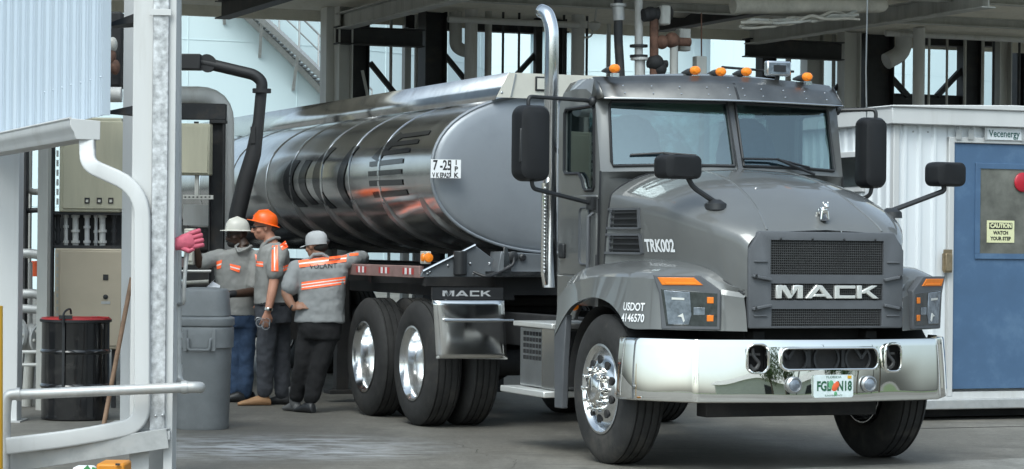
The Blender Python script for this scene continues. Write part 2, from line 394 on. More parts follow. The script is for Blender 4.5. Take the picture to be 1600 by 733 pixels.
# ---- headlights
for s in (-1, 1):
    A, B = Vector((-1.105, -.725, 0)), Vector((-.72, -.945, 0)); n = Vector((-.497, -.868, 0))
    def hf(t, z, d=0):
        p = A.lerp(B, t)+n*(d+.016); return Vector((-s*p.x, p.y, z)) if s > 0 else Vector((p.x, p.y, z))
    def dense(poly, k=5): return [tuple(Vector(poly[i]).lerp(Vector(poly[(i+1) % len(poly)]), j/k)) for i in range(len(poly)) for j in range(k)]
    out = dense([(-.02, 1.325), (.68, 1.325), (1.0, 1.225), (1.0, .962), (.12, .962), (.08, 1.2)])
    h = MB().prism(out, lambda t, z: hf(t, z, -.03), lambda t, z: hf(t, z, .022)).build('headlight', plas, T, 40, .006)
    MB().prism([(.10, 1.232), (.955, 1.205), (.955, .985), (.19, .985), (.15, 1.1)], lambda t, z: hf(t, z, .016), lambda t, z: hf(t, z, .0245)).build('lens_recess', lensd, h, 30, .002)
    L = MB().prism([(.15, 1.222), (.54, 1.210), (.57, 1.06), (.53, .995), (.22, .995), (.19, 1.1)], lambda t, z: hf(t, z, .0245), lambda t, z: hf(t, z, .03)).build('lens', lensm, h, 30, .003)
    MB().prism([(.60, 1.11), (.77, 1.11), (.77, 1.06), (.60, 1.06)], lambda t, z: hf(t, z, .0246), lambda t, z: hf(t, z, .029)).build('lens', lensm, h, 30, .002)
    MB().prism([(.27, 1.175), (.46, 1.172), (.46, 1.158), (.27, 1.161)], lambda t, z: hf(t, z, .03), lambda t, z: hf(t, z, .034)).build('light_bar', satin, L)
    MB().prism([(.36, 1.05), (.44, 1.07), (.47, 1.02), (.45, 1.01), (.42, 1.045)], lambda t, z: hf(t, z, .03), lambda t, z: hf(t, z, .034)).build('lamp_reflector', satin, L)
    for z in (1.16, 1.04):
        MB().prism([(.80, z-.022), (.90, z-.022), (.90, z+.02), (.80, z+.02)], lambda t, z: hf(t, z, .0245), lambda t, z: hf(t, z, .029)).build('marker', amber_d, h, 30, .002)
    ts = MB().prism([(.05, 1.308), (.60, 1.308), (.74, 1.258), (.12, 1.256)], lambda t, z: hf(t, z, .02), lambda t, z: hf(t, z, .028)).build('turn_signal', amber_d, h, 30, .003)
    MB().prism([(.17, 1.276), (.62, 1.276), (.64, 1.266), (.19, 1.266)], lambda t, z: hf(t, z, .028), lambda t, z: hf(t, z, .031)).build('light_bar', amber, ts)
# ---- grille
gs = MB()
pl = lambda d: (lambda x, z: Vector((x, -1.10-d, z)))
surround = MB().prism([(-.585, .975), (.585, .975), (.59, 1.50), (.515, 1.622), (-.515, 1.622), (-.59, 1.50)], pl(-.06), pl(0)).build('grille_surround', plas, T, 30, .012)
cuts = []
for z0, z1, w in ((1.335, 1.565, .43), (1.163, 1.275, .425), (.99, 1.105, .42)):
    cuts.append(MB().box((-w, -1.2, z0), (w, -1.072, z1)).build('c', None, None))
cut(surround, cuts)
for z0, z1 in ((1.335, 1.565), (1.163, 1.275), (.99, 1.105)):
    gm = MB(); w = .43
    gm.box((-w+.001, -1.075, z0+.001), (w-.001, -1.068, z1-.001))
    gr = gm.build('grille_mesh', mesh_m, T)
    m = MB(); nx = 58
    for i in range(nx+1):
        x = -w+2*w*i/nx; m.box((x-.0022, -1.083, z0), (x+.0022, -1.0752, z1))
    k = int((z1-z0)/.017)
    for i in range(1, k+1):
        z = z0+(z1-z0)*i/(k+1); m.box((-w, -1.087, z-.0022), (w, -1.0832, z+.0022))
    m.build('wire', mat('grille_wire', (.075, .075, .075), .4, .3, .1) if 'grille_wire' not in MATS else MATS['grille_wire'], gr, 0)
for s in (-1, 1):                                            # ribs, bolts of the surround
    for z in (1.30, 1.13):
        MB().bar((s*.43, -1.106, z), (s*.57, -1.106, z+(.025 if z > 1.2 else -.025)), .02, .05, (0, 1, 0)).build('grille_rib', plas, surround, 30, .005)
    for z in (1.42, 1.06): MB().bar((s*.455, -1.104, z), (s*.555, -1.104, z), .014, .012).build('grille_rib', plas, surround, 30, .004)
    m = MB()
    for z in (1.322, 1.108): m.lathe([(.016, 0), (.016, .012), (.01, .016)], (s*.55, -1.115, z), (0, -1, 0), 10)
    m.build('bolt', black, surround)
m = MB()
for x in (-.36, -.12, .12, .36): m.ball((x, -1.112, 1.574), .008, 8, 6)
m.build('bolt', black, surround)
# ---- chrome nose letters
def letter(polys, x0, w):
    m = MB()
    for P in polys: m.prism([(x0+x*w, 1.175+y*.088) for x, y in P], pl(-.018), pl(.012))
    return m.build('nose_letter', satin, T, 20, .004)
Mp = [[(0,0),(.20,0),(.20,.98),(0,1)], [(.20,.98),(.36,1),(.58,.30),(.50,.0),(.44,0),(.20,.70)], [(.58,.30),(.64,1),(.80,.98),(.80,.70),(.56,0),(.50,0)], [(.80,0),(1,0),(1,1),(.80,.98)]]
Ap = [[(0,0),(.22,0),(.52,.78),(.40,1)], [(.40,1),(.60,1),(1,0),(.78,0),(.48,.78)], [(.26,.14),(.74,.14),(.66,.34),(.34,.34)]]
Cp = [[(.0,.0),(.22,.24),(.22,.76),(.0,1)], [(.0,1),(.22,.76),(1,.76),(1,1)], [(0,0),(1,0),(1,.24),(.22,.24)]]
Kp = [[(0,0),(.22,0),(.22,1),(0,1)], [(.22,.38),(.36,.38),(.98,1),(.70,1),(.22,.60)], [(.36,.52),(.55,.62),(1.05,0),(.76,0)]]
for P, x0, w in ((Mp, -.39, .20), (Ap, -.17, .21), (Cp, .055, .155), (Kp, .225, .16)): letter(P, x0, w)
# ---- bumper
pts2 = [(-1.235,-.44),(-1.222,-.60),(-1.12,-.76),(-.965,-.945),(-.925,-.992),(-.87,-1.010),(-.6,-1.065),(-.3,-1.115),(0,-1.135)]
pts2 = pts2+[(-x, y) for x, y in pts2[-2::-1]]
sp = spline([Vector((x, y, 0)) for x, y in pts2], 5)
rows = []
ZP = [(.478,-.03),(.480,.006),(.488,.015),(.50,.016),(.55,.0142),(.60,.012),(.65,.0093),(.70,.0061),(.75,.0024),(.80,-.0020),(.85,-.0070),(.885,-.0106),(.898,-.016),(.905,-.05)]
cN = len(sp)
for z, d in ZP:
    r = []
    for i, p in enumerate(sp):
        t = (sp[min(i+1, cN-1)]-sp[max(i-1, 0)]).normalized(); nn = Vector((t.y, -t.x, 0)); 
        if nn.y > 0 and abs(nn.y) > .3: nn = -nn
        if nn.x*p.x < 0: nn = -nn
        r.append(p+nn*d+Vector((0, 0, z)))
    rows.append(r)
bumper = MB().grid(rows).build('bumper', bchrome, T, 40, solid=.03)
baked(bumper)
cy = lambda y: (lambda x, z: Vector((x, y, z)))
slots = [rrect(.735, .145, .05, 5, .012, .772)]
for s in (-1, 1): slots.append([(s*.515+x, .775+z) for x, z in rrect(.14, .19, .05, 5)])
cut(bumper, [MB().prism(P, cy(-1.4), cy(-.9)).build('c', None) for P in slots], 40)
for P in slots:                                              # rolled lips round the openings
    m = MB(); cxx = sum(p[0] for p in P)/len(P)
    def yb(x): return min(sp, key=lambda p: abs(p.x-x)).y-.014
    q = [Vector((x, yb(x)-.002, z)) for x, z in P]; m.tube(q+[q[0]], .009, 8, False); m.build('opening_lip', chrome, bumper)
m = MB().box((-.42, -1.04, .64), (.42, -1.0, .89)); 
for s in (-1, 1): m.box((s*.515-.1, -.98, .62), (s*.515+.1, -.94, .9))
m.build('bumper_backing', void, T)
m = MB(); 
for x in (-.24, .0, .24):
    m.ring([(.085,0),(.10,0),(.10,.02),(.085,.02)], (x+.012, -1.06, .77), (0, -1, 0), 20)
for x in (-.12, .145): m.bar((x, -1.06, .71), (x, -1.06, .84), .03, .02, (0, 1, 0))
for x in (-.28, .28): m.bar((x-.05, -1.075, .84), (x, -1.075, .77), .012, .02); m.bar((x+.05, -1.075, .84), (x, -1.075, .77), .012, .02)
m.build('radar_bracket', black, T)
for s in (-1, 1):
    m = MB(); c = Vector((s*.515, -1.02, .77))
    m.tube(spline([c+Vector((0, 0, .07)), c+Vector((.0, -.01, .02)), c+Vector((.035, -.02, -.03)), c+Vector((.0, -.02, -.07)), c+Vector((-.035, -.02, -.04))], 5), .013, 8)
    m.bar(c+Vector((-.05, 0, .03)), c+Vector((.05, 0, .03)), .02, .015); m.build('tow_hook', mat('cast_hook', (.06, .06, .06), .5, .5, .2) if s < 0 else MATS['cast_hook'], T)
for x in (-.27, .30):
    f = MB().lathe([(.056, 0), (.056, .012), (.046, .022), (.045, .012)], (x, -1.142, .60), (0, -1, 0), 24).build('fog_lamp', alum2, T)
    MB().lathe([(.044, .004), (.03, .016), (.001, .02)], (x, -1.147, .60), (0, -1, 0), 20).build('lens', lensm, f)
# licence plate
pm = mat('plate_white', (.62, .70, .70), .4, 0, .12, 18)
lp = MB().prism(rrect(.30, .152, .015, 4, .02, .59), cy(-1.158), cy(-1.162)).build('licence_plate', pm, T)
gt = mat('plate_green', (.02, .10, .05), .5); orf = mat('plate_orange_fruit', (.75, .12, .04), .5, 0, .15); lg = mat('plate_leaf', (.12, .35, .18), .5)
pf = lambda ox, oz: (lambda x, y, z: Vector((ox+x, -1.1645, oz+y)))
text('FGL', .088, 'lettering', gt, lp, pf(-.055, .588), sx=.72, bold=.003); text('N18', .088, 'lettering', gt, lp, pf(.102, .588), sx=.72, bold=.003)
text('FLORIDA', .022, 'lettering', gt, lp, pf(.02, .65), sx=1.3); text('SUNSHINE STATE', .017, 'lettering', gt, lp, pf(.02, .527), sx=1.0)
MB().lathe([(.027, 0), (.018, .003), (.001, .004)], (.026, -1.163, .583), (0, -1, 0), 14).ball((.045, -1.165, .60), (.017, .002, .022)).build('fruit_emblem', orf, lp)
MB().ball((.0, -1.164, .60), (.02, .002, .03)).ball((.035, -1.164, .54), (.012, .002, .014)).build('leaf_emblem', lg, lp)
MB().box((.125, -1.165, .64), (.155, -1.1635, .66)).build('registration_sticker', yellow, lp)
# ---- cab shell
def prof(x):
    t = abs(x)/.93
    e = lambda a, b, p=2: a+(b-a)*t**p
    return [(.46,1.08), (.46,2.0), (e(.20,.44,1.3),e(2.06,2.045)), (e(.37,.55,1.3),e(2.575,2.60)), (e(.50,.63),e(2.74,2.69)), (e(.60,.72),e(2.785,2.725)), (.95,e(2.80,2.735)), (1.15,e(2.775,2.715)), (1.22,e(2.70,2.64)), (1.235,2.5), (1.235,1.08)]
rings = []
for x in [-.985,-.93,-.8,-.6,-.4,-.2,0,.2,.4,.6,.8,.93,.985]:
    P = prof(max(-.93, min(.93, x)))
    if abs(x) > .95: P = [(.46+(y-.46)*.97+.012 if True else y, z-(.075 if z > 2.6 else .03 if z > 2.3 else 0)) for y, z in P]
    rings.append([Vector((x*1.0, y, z)) for y, z in P])
body = MB(); body.loft(rings, True, True)
cab = body.build('cab', paint, T, 30)
inner = MB().loft([[Vector((x, .85+(y-.85)*.91, 1.9+(z-1.9)*.93)) for y, z in prof(x/.93*.93)] for x in (-.93, -.6, -.3, 0, .3, .6, .93)]).build('c', None)
cs = [inner]
for s in (-1, 1):
    P = [(s*.03, 2.10), (s*.55, 2.10), (s*.90, 2.085), (s*.885, 2.55), (s*.5, 2.56), (s*.035, 2.555)]
    cs.append(MB().prism(P, cy(-.2), cy(.84)).build('c', None))
    W = [(.57, 2.50), (.62, 2.525), (1.08, 2.52), (1.11, 2.49), (1.11, 2.07), (1.08, 2.045), (.84, 2.04), (.78, 2.0), (.74, 1.93), (.70, 1.915), (.58, 1.915), (.555, 1.94)]
    cs.append(MB().prism(W, lambda y, z: Vector((s*.8, y, z)), lambda y, z: Vector((s*1.2, y, z))).build('c', None))
cs.append(MB().prism(rrect(1.5, .52, .06, 4, 0, 2.28), cy(1.0), cy(1.5)).build('c', None))
cut(cab, cs, 30)
for s in (-1, 1):
    wl = lambda x, z: Vector((x, (.20+(.44-.20)*(abs(x)/.93)**1.3)+((z-2.06)/.53)*(.17-.06*abs(x)/.93)+.012, z))
    m = MB(); m.grid([[wl(s*(.012+.915*i/8), 2.075+.505*j/4) for i in range(9)] for j in range(5)])
    g = m.build('windscreen', glassw, T)
    rim = [wl(s*x, z)+Vector((0, -.016, 0)) for x, z in ((.035,2.10),(.3,2.10),(.6,2.098),(.895,2.088),(.905,2.12),(.89,2.53),(.87,2.555),(.5,2.56),(.035,2.558))]
    MB().tube(rim+[rim[0]], .012, 6, False).build('rubber_seal', black, g)
    W2 = [Vector((s*.967, y, z)) for y, z in W]; sg = MB().add(W2, [tuple(range(len(W2)))]).build('side_window', glasss, T)
    MB().tube([Vector((s*.988, y, z)) for y, z in W+W[:1]], .013, 6, False).build('rubber_seal', black, sg)
MB().prism(rrect(1.52, .54, .06, 4, 0, 2.28), cy(1.215), cy(1.218)).build('rear_window', glasss, T)
MB().bar((0, .195, 2.065), (0, .385, 2.575), .035, .02, (0, 1, 0)).build('windscreen_pillar', plas, T)
for s in (-1, 1):                                            # doors with peep window, handle and hinges
    D = [(.50, 1.30), (1.17, 1.30), (1.17, 1.88), (.50, 1.88)]
    d = MB().prism(D, lambda y, z: Vector((s*.97, y, z)), lambda y, z: Vector((s*.993, y, z))).build('door', paint, T, 30, .008)
    MB().prism([(y+.70, z+1.585) for y, z in rrect(.17, .40, .04, 4)], lambda y, z: Vector((s*.985, y, z)), lambda y, z: Vector((s*.998, y, z))).build('peep_window', mat('peep_glass', (.5, .52, .54), .12, .8, .2, 5) if s < 0 else MATS['peep_glass'], d)
    q = [Vector((s*1.0, y+.70, z+1.585)) for y, z in rrect(.18, .41, .045, 4)]; MB().tube(q+[q[0]], .009, 6, False).build('window_trim', plas, d)
    MB().box((min(s*.99, s*1.02), 1.05, 1.42), (max(s*.99, s*1.02), 1.14, 1.53)).build('handle', black, d, 30, .012)
    m = MB(); 
    for z in (1.4, 1.8): m.cyl((s*1.0, .47, z-.05), (s*1.0, .47, z+.05), .012, 8)
    m.build('hinge', black, d)
    MB().bar((s*1.0, .455, 1.3), (s*.985, .455, 2.05), .012, .012).build('door_seam', black, d)
    m = MB(); m.tube([(s*1.01, .52, 1.75), (s*1.05, .52, 1.72), (s*1.05, .52, 1.35), (s*1.01, .52, 1.32)], .012, 8); m.build('grab_rail', plas, T)
    MB().prism([(.70, 1.3), (1.22, 1.3), (1.22, 1.02), (.92, .97), (.80, 1.1)], lambda y, z: Vector((s*.95, y, z)), lambda y, z: Vector((s*.99, y, z))).build('cab_skirt', paint, T, 30, .01)
MB().ball((-1.02, .82, 1.07), (.03, .04, .028)).build('side_marker', amber, T)
# visor
vs = lambda x: .27+.20*(abs(x)/.95)**1.5
g0 = []
for i in range(21):
    x = -.97+1.94*i/20; t = abs(x)/.97
    g0.append([Vector((x, vs(x)+.11+.06*t, 2.755-.02*t*t)), Vector((x, vs(x)+.03+.03*t, 2.69-.02*t*t)), Vector((x, vs(x)-.035, 2.585)), Vector((x, vs(x)-.038, 2.572)), Vector((x, vs(x)+.0, 2.566))])
visor = MB().grid(g0).build('sun_visor', visorm, T, 30, solid=.006)
MB().tube([r[3]+Vector((0, -.004, -.001)) for r in g0], .006, 6).build('visor_lip', alum, visor)
m = MB()
for x in (-.82, -.62, -.42, -.22, -.06, .06, .22, .42, .62, .82):
    for f in (.25, .75):
        p = Vector((x, vs(x)-.035, 2.585)).lerp(Vector((x, vs(x)+.03, 2.69)), f); m.ball(p+Vector((0, -.002, 0)), .006, 6, 4)
m.build('rivet', alum, visor); MB().bar((0, .235, 2.58), (0, .315, 2.70), .018, .012, (0, 1, 0)).build('visor_joint', black, visor)
for s in (-1, 1):
    MB().add([(s*.97, .43, 2.575), (s*.99, .62, 2.56), (s*.97, .60, 2.73), (s*.965, .52, 2.66)], [(0, 1, 2, 3)]).build('visor_end', visorm, visor, solid=.005)
for px, py in ((961,107),(1087,110),(1127,112),(1167,112),(1262,120)):
    p = lane(px, py, ly=.48)
    b = MB().loft([[p+Vector((.042*math.cos(a)*k, dy, .032*k*math.sin(a)-.005)) for a in [2*math.pi*j/14 for j in range(14)]] for dy, k in ((.02, 1), (.12, .75), (.22, .25))]).build('roof_light', black, T)
    MB().loft([[p+Vector((.038*math.cos(a)*k, dy, .032*k*math.sin(a))) for a in [2*math.pi*j/16 for j in range(16)]] for dy, k in ((.0195, 1), (-.012, .95), (-.028, .6), (-.032, .1))]).build('lens', amber, b)
    MB().box((p.x-.025, p.y-.02, p.z-.062), (p.x+.025, p.y+.015, p.z-.034)).build('label_plate', alum, b)
p = lane(1218, 107, ly=.46)
w = MB().box((p.x-.10, p.y, p.z-.055), (p.x+.10, p.y+.06, p.z+.055)).build('work_light', alum, T, 30, .012)
MB().box((p.x-.088, p.y-.003, p.z-.043), (p.x+.088, p.y+.0, p.z+.043)).build('lens', lensm, w, 30, .001)
MB().box((p.x-.05, p.y-.006, p.z-.024), (p.x+.05, p.y-.0032, p.z+.024)).build('maker_plate', black, w)
MB().bar((p.x, p.y+.03, p.z-.055), (p.x, p.y+.05, p.z-.12), .03, .02).build('bracket', black, w)
# wipers
for pts in ([(985,242),(1036,239),(1088,243)], [(1160,248),(1215,249),(1265,262)]):
    m = MB(); q = [lane(*a, ly=wl(lane(*a, ly=.2).x, 2.15).y-.045) for a in pts]; m.tube(q, .009, 6)
    e = q[-1]; m.tube([q[1], q[2]+Vector((.03, -.02, -.05))], .011, 6); m.build('wiper', black, T)
# interior
for x in (-.48, .48):
    seat = MB().box((x-.25, .72, 1.45), (x+.25, 1.12, 1.72)).build('seat', seatm, T, 30, .06)
    m = MB(); m.loft([[Vector((x+w*c, .98+.06*sn+(z-1.7)*.10, z)) for c, sn in [(math.cos(2*math.pi*j/16), math.sin(2*math.pi*j/16)) for j in range(16)]] for z, w in ((1.7,.25),(1.9,.27),(2.2,.26),(2.36,.22),(2.45,.15),(2.49,.06))]); m.build('backrest', seatm, seat, 60)
MB().box((-.88, .48, 1.8), (.88, .62, 2.055)).build('dashboard', inter, T, 30, .03)
MB().ring([(.20+.014*math.cos(a), .014*math.sin(a)) for a in [2*math.pi*j/8 for j in range(8)]], (.48, .68, 2.09), (0, -.5, .85), 28).bar((.30, .66, 2.07), (.66, .66, 2.07), .03, .03).bar((.48, .68, 2.08), (.48, .56, 1.92), .05, .05).build('steering_wheel', black, T)
# ---- door mirrors and hood mirrors
def shell(name, px0, px1, py0, py1, ly, dep, m, par, rot=0):
    a, b = lane(px0, py1, ly=ly), lane(px1, py0, ly=ly); w, h = b.x-a.x, b.z-a.z; c = (a+b)/2
    P = rrect(w, h, min(w, h)*.28, 5)
    rg = [[c+Vector((x*k, dy, z*k2)) for x, z in P] for dy, k, k2 in ((-dep*.5, .55, .80), (-dep*.42, .82, .93), (-dep*.15, .97, .99), (dep*.3, 1, 1), (dep*.5, .95, .97))]
    o = MB().loft(rg).build(name, m, par, 35); return o, c, w, h
blk2 = mat('mirror_plastic', (.012, .0125, .014), .5, 0, .1, spec=.3)
for px, s in (((804, 858), -1), ((1343, 1382), 1)):
    o, c, w, h = shell('door_mirror', px[0], px[1], 165 if s < 0 else 184, 283 if s < 0 else 294, .42, .16, blk2, T)
    MB().prism([(x, z-.02) for x, z in rrect(w*.8, h*.86, .03, 4)], lambda x, z: c+Vector((x, .082, z)), lambda x, z: c+Vector((x, .086, z))).build('mirror_glass', chrome, o)
    if s < 0: MB().prism([(-w*.46, .10), (-.01, .12), (.015, .05), (-.0, -.12), (-w*.47, -.14)], lambda x, z: c+Vector((x, -.05, z)), lambda x, z: c+Vector((x, -.068, z))).build('housing_step', black, o, 30, .01)
    m = MB(); top = c+Vector((-s*0, .0, h/2))
    m.tube(fillet([c+Vector((s*.03, 0, h/2-.02)), c+Vector((s*.03, 0, h/2+.06)), (s*1.03, .58, c.z+h/2+.055), (s*.97, .60, c.z+h/2+.03)], .05), .015, 8)
    m.ball((s*1.0, .58, c.z+h/2+.05), (.03, .04, .035)); m.build('mirror_arm', black, T); m = MB()
    m.tube(fillet([c+Vector((0, 0, -h/2+.02)), c+Vector((-s*.01, .0, -h/2-.05)), (s*1.08, .55, c.z-h/2-.13), (s*.985, .56, c.z-h/2-.15)], .06), .016, 8)
    m.box((min(s*.98, s*1.03), .50, c.z-h/2-.19), (max(s*.98, s*1.03), .60, c.z-h/2-.10))
    m.build('mirror_arm', black, T)
    if s > 0: MB().tube([c+Vector((-.02, .05, h/2)), c+Vector((-.03, .05, h/2+.35)), lane(1356, -30, ly=.42)], .006, 6).build('whip_antenna', alum2, T)
hb1 = hoodhit(1118, 321); hb2 = hoodhit(1392, 326) or Vector((.78, -.6, 1.76))
for base, (x0, x1, y0, y1), knee, s in ((hb1, (1028, 1095, 243, 279), (1082, 292), -1), (hb2, (1453, 1506, 254, 291), (1476, 298), 1)):
    o, c, w, h = shell('hood_mirror', x0, x1, y0, y1, base.y+(.02 if s < 0 else -.05), .16, blk2, T)
    k = lane(*knee, ly=c.y); MB().tube(fillet([c+Vector((s*-.0+(.06 if s < 0 else -.03), 0, -h/2+.02)), k, base+Vector((0, 0, .02))], .08), .019, 8).build('mirror_arm', black, T)
    MB().loft([[base+Vector((.075*math.cos(a)*q, .09*math.sin(a)*q, z)) for a in [2*math.pi*j/14 for j in range(14)]] for q, z in ((1, -.03), (.95, .012), (.4, .04))]).build('mirror_base', black, T)
# ---- hood ornament: a small standing dog in chrome
ob = hoodhit(1285, 343); b = ob+Vector((0, .0, 0))
m = MB(); m.ball(b+Vector((0, .02, .055)), (.022, .042, .024)).ball(b+Vector((0, -.015, .062)), (.027, .026, .03)).ball(b+Vector((0, -.045, .092)), (.021, .022, .02)).ball(b+Vector((0, -.062, .085)), (.015, .012, .011))
for sx in (-1, 1):
    m.tube([b+Vector((sx*.02, -.025, .055)), b+Vector((sx*.028, -.03, .0))], .009, 8, radii=[.012, .008]); m.tube([b+Vector((sx*.016, .045, .05)), b+Vector((sx*.02, .05, .0))], .009, 8)
    m.ball(b+Vector((sx*.018, -.04, .11)), (.006, .006, .01), 8, 6)
m.build('hood_ornament', chrome, T)
MB().box(b+Vector((-.022, -.05, -.01)), b+Vector((.022, .06, .002))).build('ornament_base', plas, T)
# ---- exhaust
ex = MB(); ex.tube(fillet([(-.975, 1.40, 1.2), (-.975, 1.40, 3.14), (-.985, 1.47, 3.26), (-1.0, 1.55, 3.285)], .15, 8), .053, 24, False); st = ex.build('exhaust_stack', alum, T, solid=.004)
MB().tube([(-1.02, 1.37, 1.22), (-1.04, 1.36, 1.3), (-1.04, 1.36, 1.98)], .022, 12).build('heat_shield_rail', chrome, st)
m = MB()
for i in range(24): m.ball((-1.045, 1.335, 1.32+i*.027), .012, 8, 6)
m.build('guard_perforation', alum2, st)
MB().box((-.93, 1.3, 2.2), (-.80, 1.36, 2.24)).box((-.93, 1.3, 1.5), (-.80, 1.36, 1.54)).build('stack_bracket', black, st)
# ---- steps and tank box
bx = MB().box((-1.12, .90, .46), (-.62, 1.62, .90)).build('battery_box', alum2, T, 30, .012)
MB().box((-1.17, .88, .905), (-.65, 1.64, .945)).build('step', satin, T, 30, .008); MB().box((-1.23, .88, .405), (-.65, 1.74, .452)).build('step', satin, T, 30, .008)
MB().box((-1.135, .88, .46), (-1.121, 1.15, .9)).build('step_side_plate', alum, bx)
m = MB()
for i in range(6):
    for j in range(5): m.box((-1.124, 1.20+i*.06, .66+j*.045), (-1.1205, 1.24+i*.06, .69+j*.045))
m.build('panel_slot', void, bx, 0)
# ---- chassis
m = MB()
for s in (-1, 1): m.bar((s*.43, -.95, .82), (s*.43, 5.9, .82), .09, .27)
m.box((-.5, -.85, .62), (.5, .55, 1.2)); m.box((-.40, .2, .75), (.40, 1.9, 1.35)); m.cyl((-.95, 0, .50), (.95, 0, .50), .07)
for y in (3.78, 5.05): m.cyl((-.9, y, .52), (.9, y, .52), .11); m.ball((0, y, .52), .23)
m.box((-.7, -.70, .36), (.62, -.55, .50)); m.box((-.55, -.98, .47), (.5, -.6, .62)); m.box((.5, .9, .45), (1.05, 2.8, 1.0))
m.bar((-.5, -.4, .42), (.5, -.4, .42), .14, .12)
m.build('chassis', void, T, 30, .01)
m = MB().box((-.5, 3.9, 1.0), (.5, 4.9, 1.08)).box((-.35, 4.1, .93), (.35, 4.7, 1.0)); m.build('fifth_wheel', void, T, 30, .02)
for i, q in enumerate(([(-.3, 1.25, 1.55), (-.25, 1.7, 1.25), (-.2, 2.4, 1.2), (-.1, 3.15, 1.45)], [(.0, 1.25, 1.6), (.0, 1.8, 1.3), (-.05, 2.5, 1.3), (.05, 3.15, 1.5)])):
    MB().tube(spline(q, 10), .018, 8).build('air_line', rubber, T)
# mud flaps before the tandem
for s in (-1, 1):
    fp = lambda d: (lambda x, z: Vector((s*x, 3.14+d, z)))
    g = []
    for i in range(13):
        t = i/12; z = .59+(1.06-.59)*t; x0, x1 = .62+.04*t, 1.235+.04*t
        g.append([Vector((s*(x0+(x1-x0)*k/10), 3.135-.045*math.sin(math.pi*k/10)**.7*(.55+.45*math.sin(math.pi*t*.9+.2))-.02*t, z)) for k in range(11)])
    fl = MB().grid(g).build('mud_flap', MATS.get('flap_steel') or mat('flap_steel', (.80, .80, .79), .14, 1, .1, 4, rvar=.05, bump=.18, bscale=3, bdist=.05, bdet=.5, dirt=(.5, .48, .45, .4)), T, 40, solid=.006)
    MB().bar((s*.618, 3.13, .585), (s*1.236, 3.13, .598), .012, .012).build('flap_hem', satin, fl)
    MB().box((min(s*.66, s*1.275), 3.13, 1.07), (max(s*.66, s*1.275), 3.16, 1.165)).build('flap_plate', black, fl)
    MB().box((min(s*.66, s*1.275), 3.115, 1.035), (max(s*.66, s*1.275), 3.1365, 1.066)).build('flap_clamp', alum, fl)
    m = MB(); m.cyl((s*.60, 3.045, .90), (s*1.20, 3.045, .90), .014, 8); m.build('flap_rail', alum, fl)
    if s < 0:
        for P, x0, w in ((Mp, -.36*.55, .10), (Ap, -.085, .11), (Cp, .04, .08), (Kp, .135, .085)):
            m = MB()
            for p in P: m.prism([(-.99+x0+x*w, 1.095+y*.046) for x, y in p], lambda x, z: Vector((x, 3.1295, z)), lambda x, z: Vector((x, 3.126, z)))
            m.build('flap_letter', MATS.get('flap_letter_grey') or mat('flap_letter_grey', (.42, .43, .44), .5), fl)
# ---- wheels
def tyre(c, w, R0=.52, n=72):
    h = w/2; P = [(.285, -h+.03), (.31, -h+.006), (.36, -h-.004), (.44, -h-.004), (.485, -h+.012), (R0-.012, -h+.03), (R0-.002, -h+.042)]
    gx = [-.3, -.1, .1, .3]
    for g in gx:
        x = g*w; P += [(R0, x-.008), (R0-.013, x-.006), (R0-.013, x+.006), (R0, x+.008)]
    P += [(r, -x) for r, x in P[6::-1]]
    return MB().ring(P, c, (1, 0, 0), n)
def wheel(x, y, s, kind, T=T):
    w = .275; c = Vector((x, y, .52)); ax = Vector((s, 0, 0)); h = w/2
    m = MB(); m.ring([(.305, h-.012), (.315, h+.002), (.300, h+.004), (.280, h-.02), (.262, h-.06), (.262, -h), (.27, -h)], c, ax, 48)
    if kind == 'steer': disc = [(.27, h-.07), (.25, h-.035), (.22, h-.005), (.16, h+.012), (.12, h+.012), (.001, h+.012)]
    elif kind == 'drive': disc = [(.27, -h+.20), (.25, -h+.06), (.22, -h+.03), (.16, -h+.025), (.001, -h+.025)]
    else: disc = [(.27, -h+.1), (.2, -h+.08), (.001, -h+.08)]
    m.lathe(disc, c, ax, 48, False)
    o = m.build('wheel', alum, T, 40)
    tyre(c, w).build('tyre', rubber, o, 50)
    if kind in ('steer', 'drive'):
        z = h+.012 if kind == 'steer' else -h+.025
        a, b = frame(ax)
        for k in range(10):
            hm = MB()
            q = c+ax*(z-.012 if kind == 'steer' else z+.012)+(a*math.cos(2*math.pi*(k+.5)/10)+b*math.sin(2*math.pi*(k+.5)/10))*(.205 if kind == 'steer' else .215)
            hm.lathe([(.030, -.004), (.030, .010), (.022, .011)], q, ax, 16)
            hm.build('hand_hole', void, o, 30)
        hu = MB(); L = .06 if kind == 'steer' else .13
        hu.lathe([(.115, z), (.112, z+L*.6), (.095, z+L*.85), (.07, z+L), (.001, z+L+.004)], c, ax, 32); hu.build('hub_cap', chrome, o, 40)
        for k in range(10):
            nm = MB(); q = c+ax*z+(a*math.cos(2*math.pi*k/10)+b*math.sin(2*math.pi*k/10))*.143
            if kind == 'steer': nm.lathe([(.021, 0), (.021, .028), (.012, .036), (.012, .05), (.016, .056), (.016, .066), (.005, .07)], q, ax, 10)
            else: nm.lathe([(.02, 0), (.018, .035), (.006, .042)], q, ax, 8)
            nm.build('lug_nut', chrome, o, 40)
    return o
for s in (-1, 1):
    wheel(s*1.035, 0, s, 'steer')
    for y in (3.80, 5.07): wheel(s*1.07, y, s, 'drive'); wheel(s*.735, y, s, 'inner')
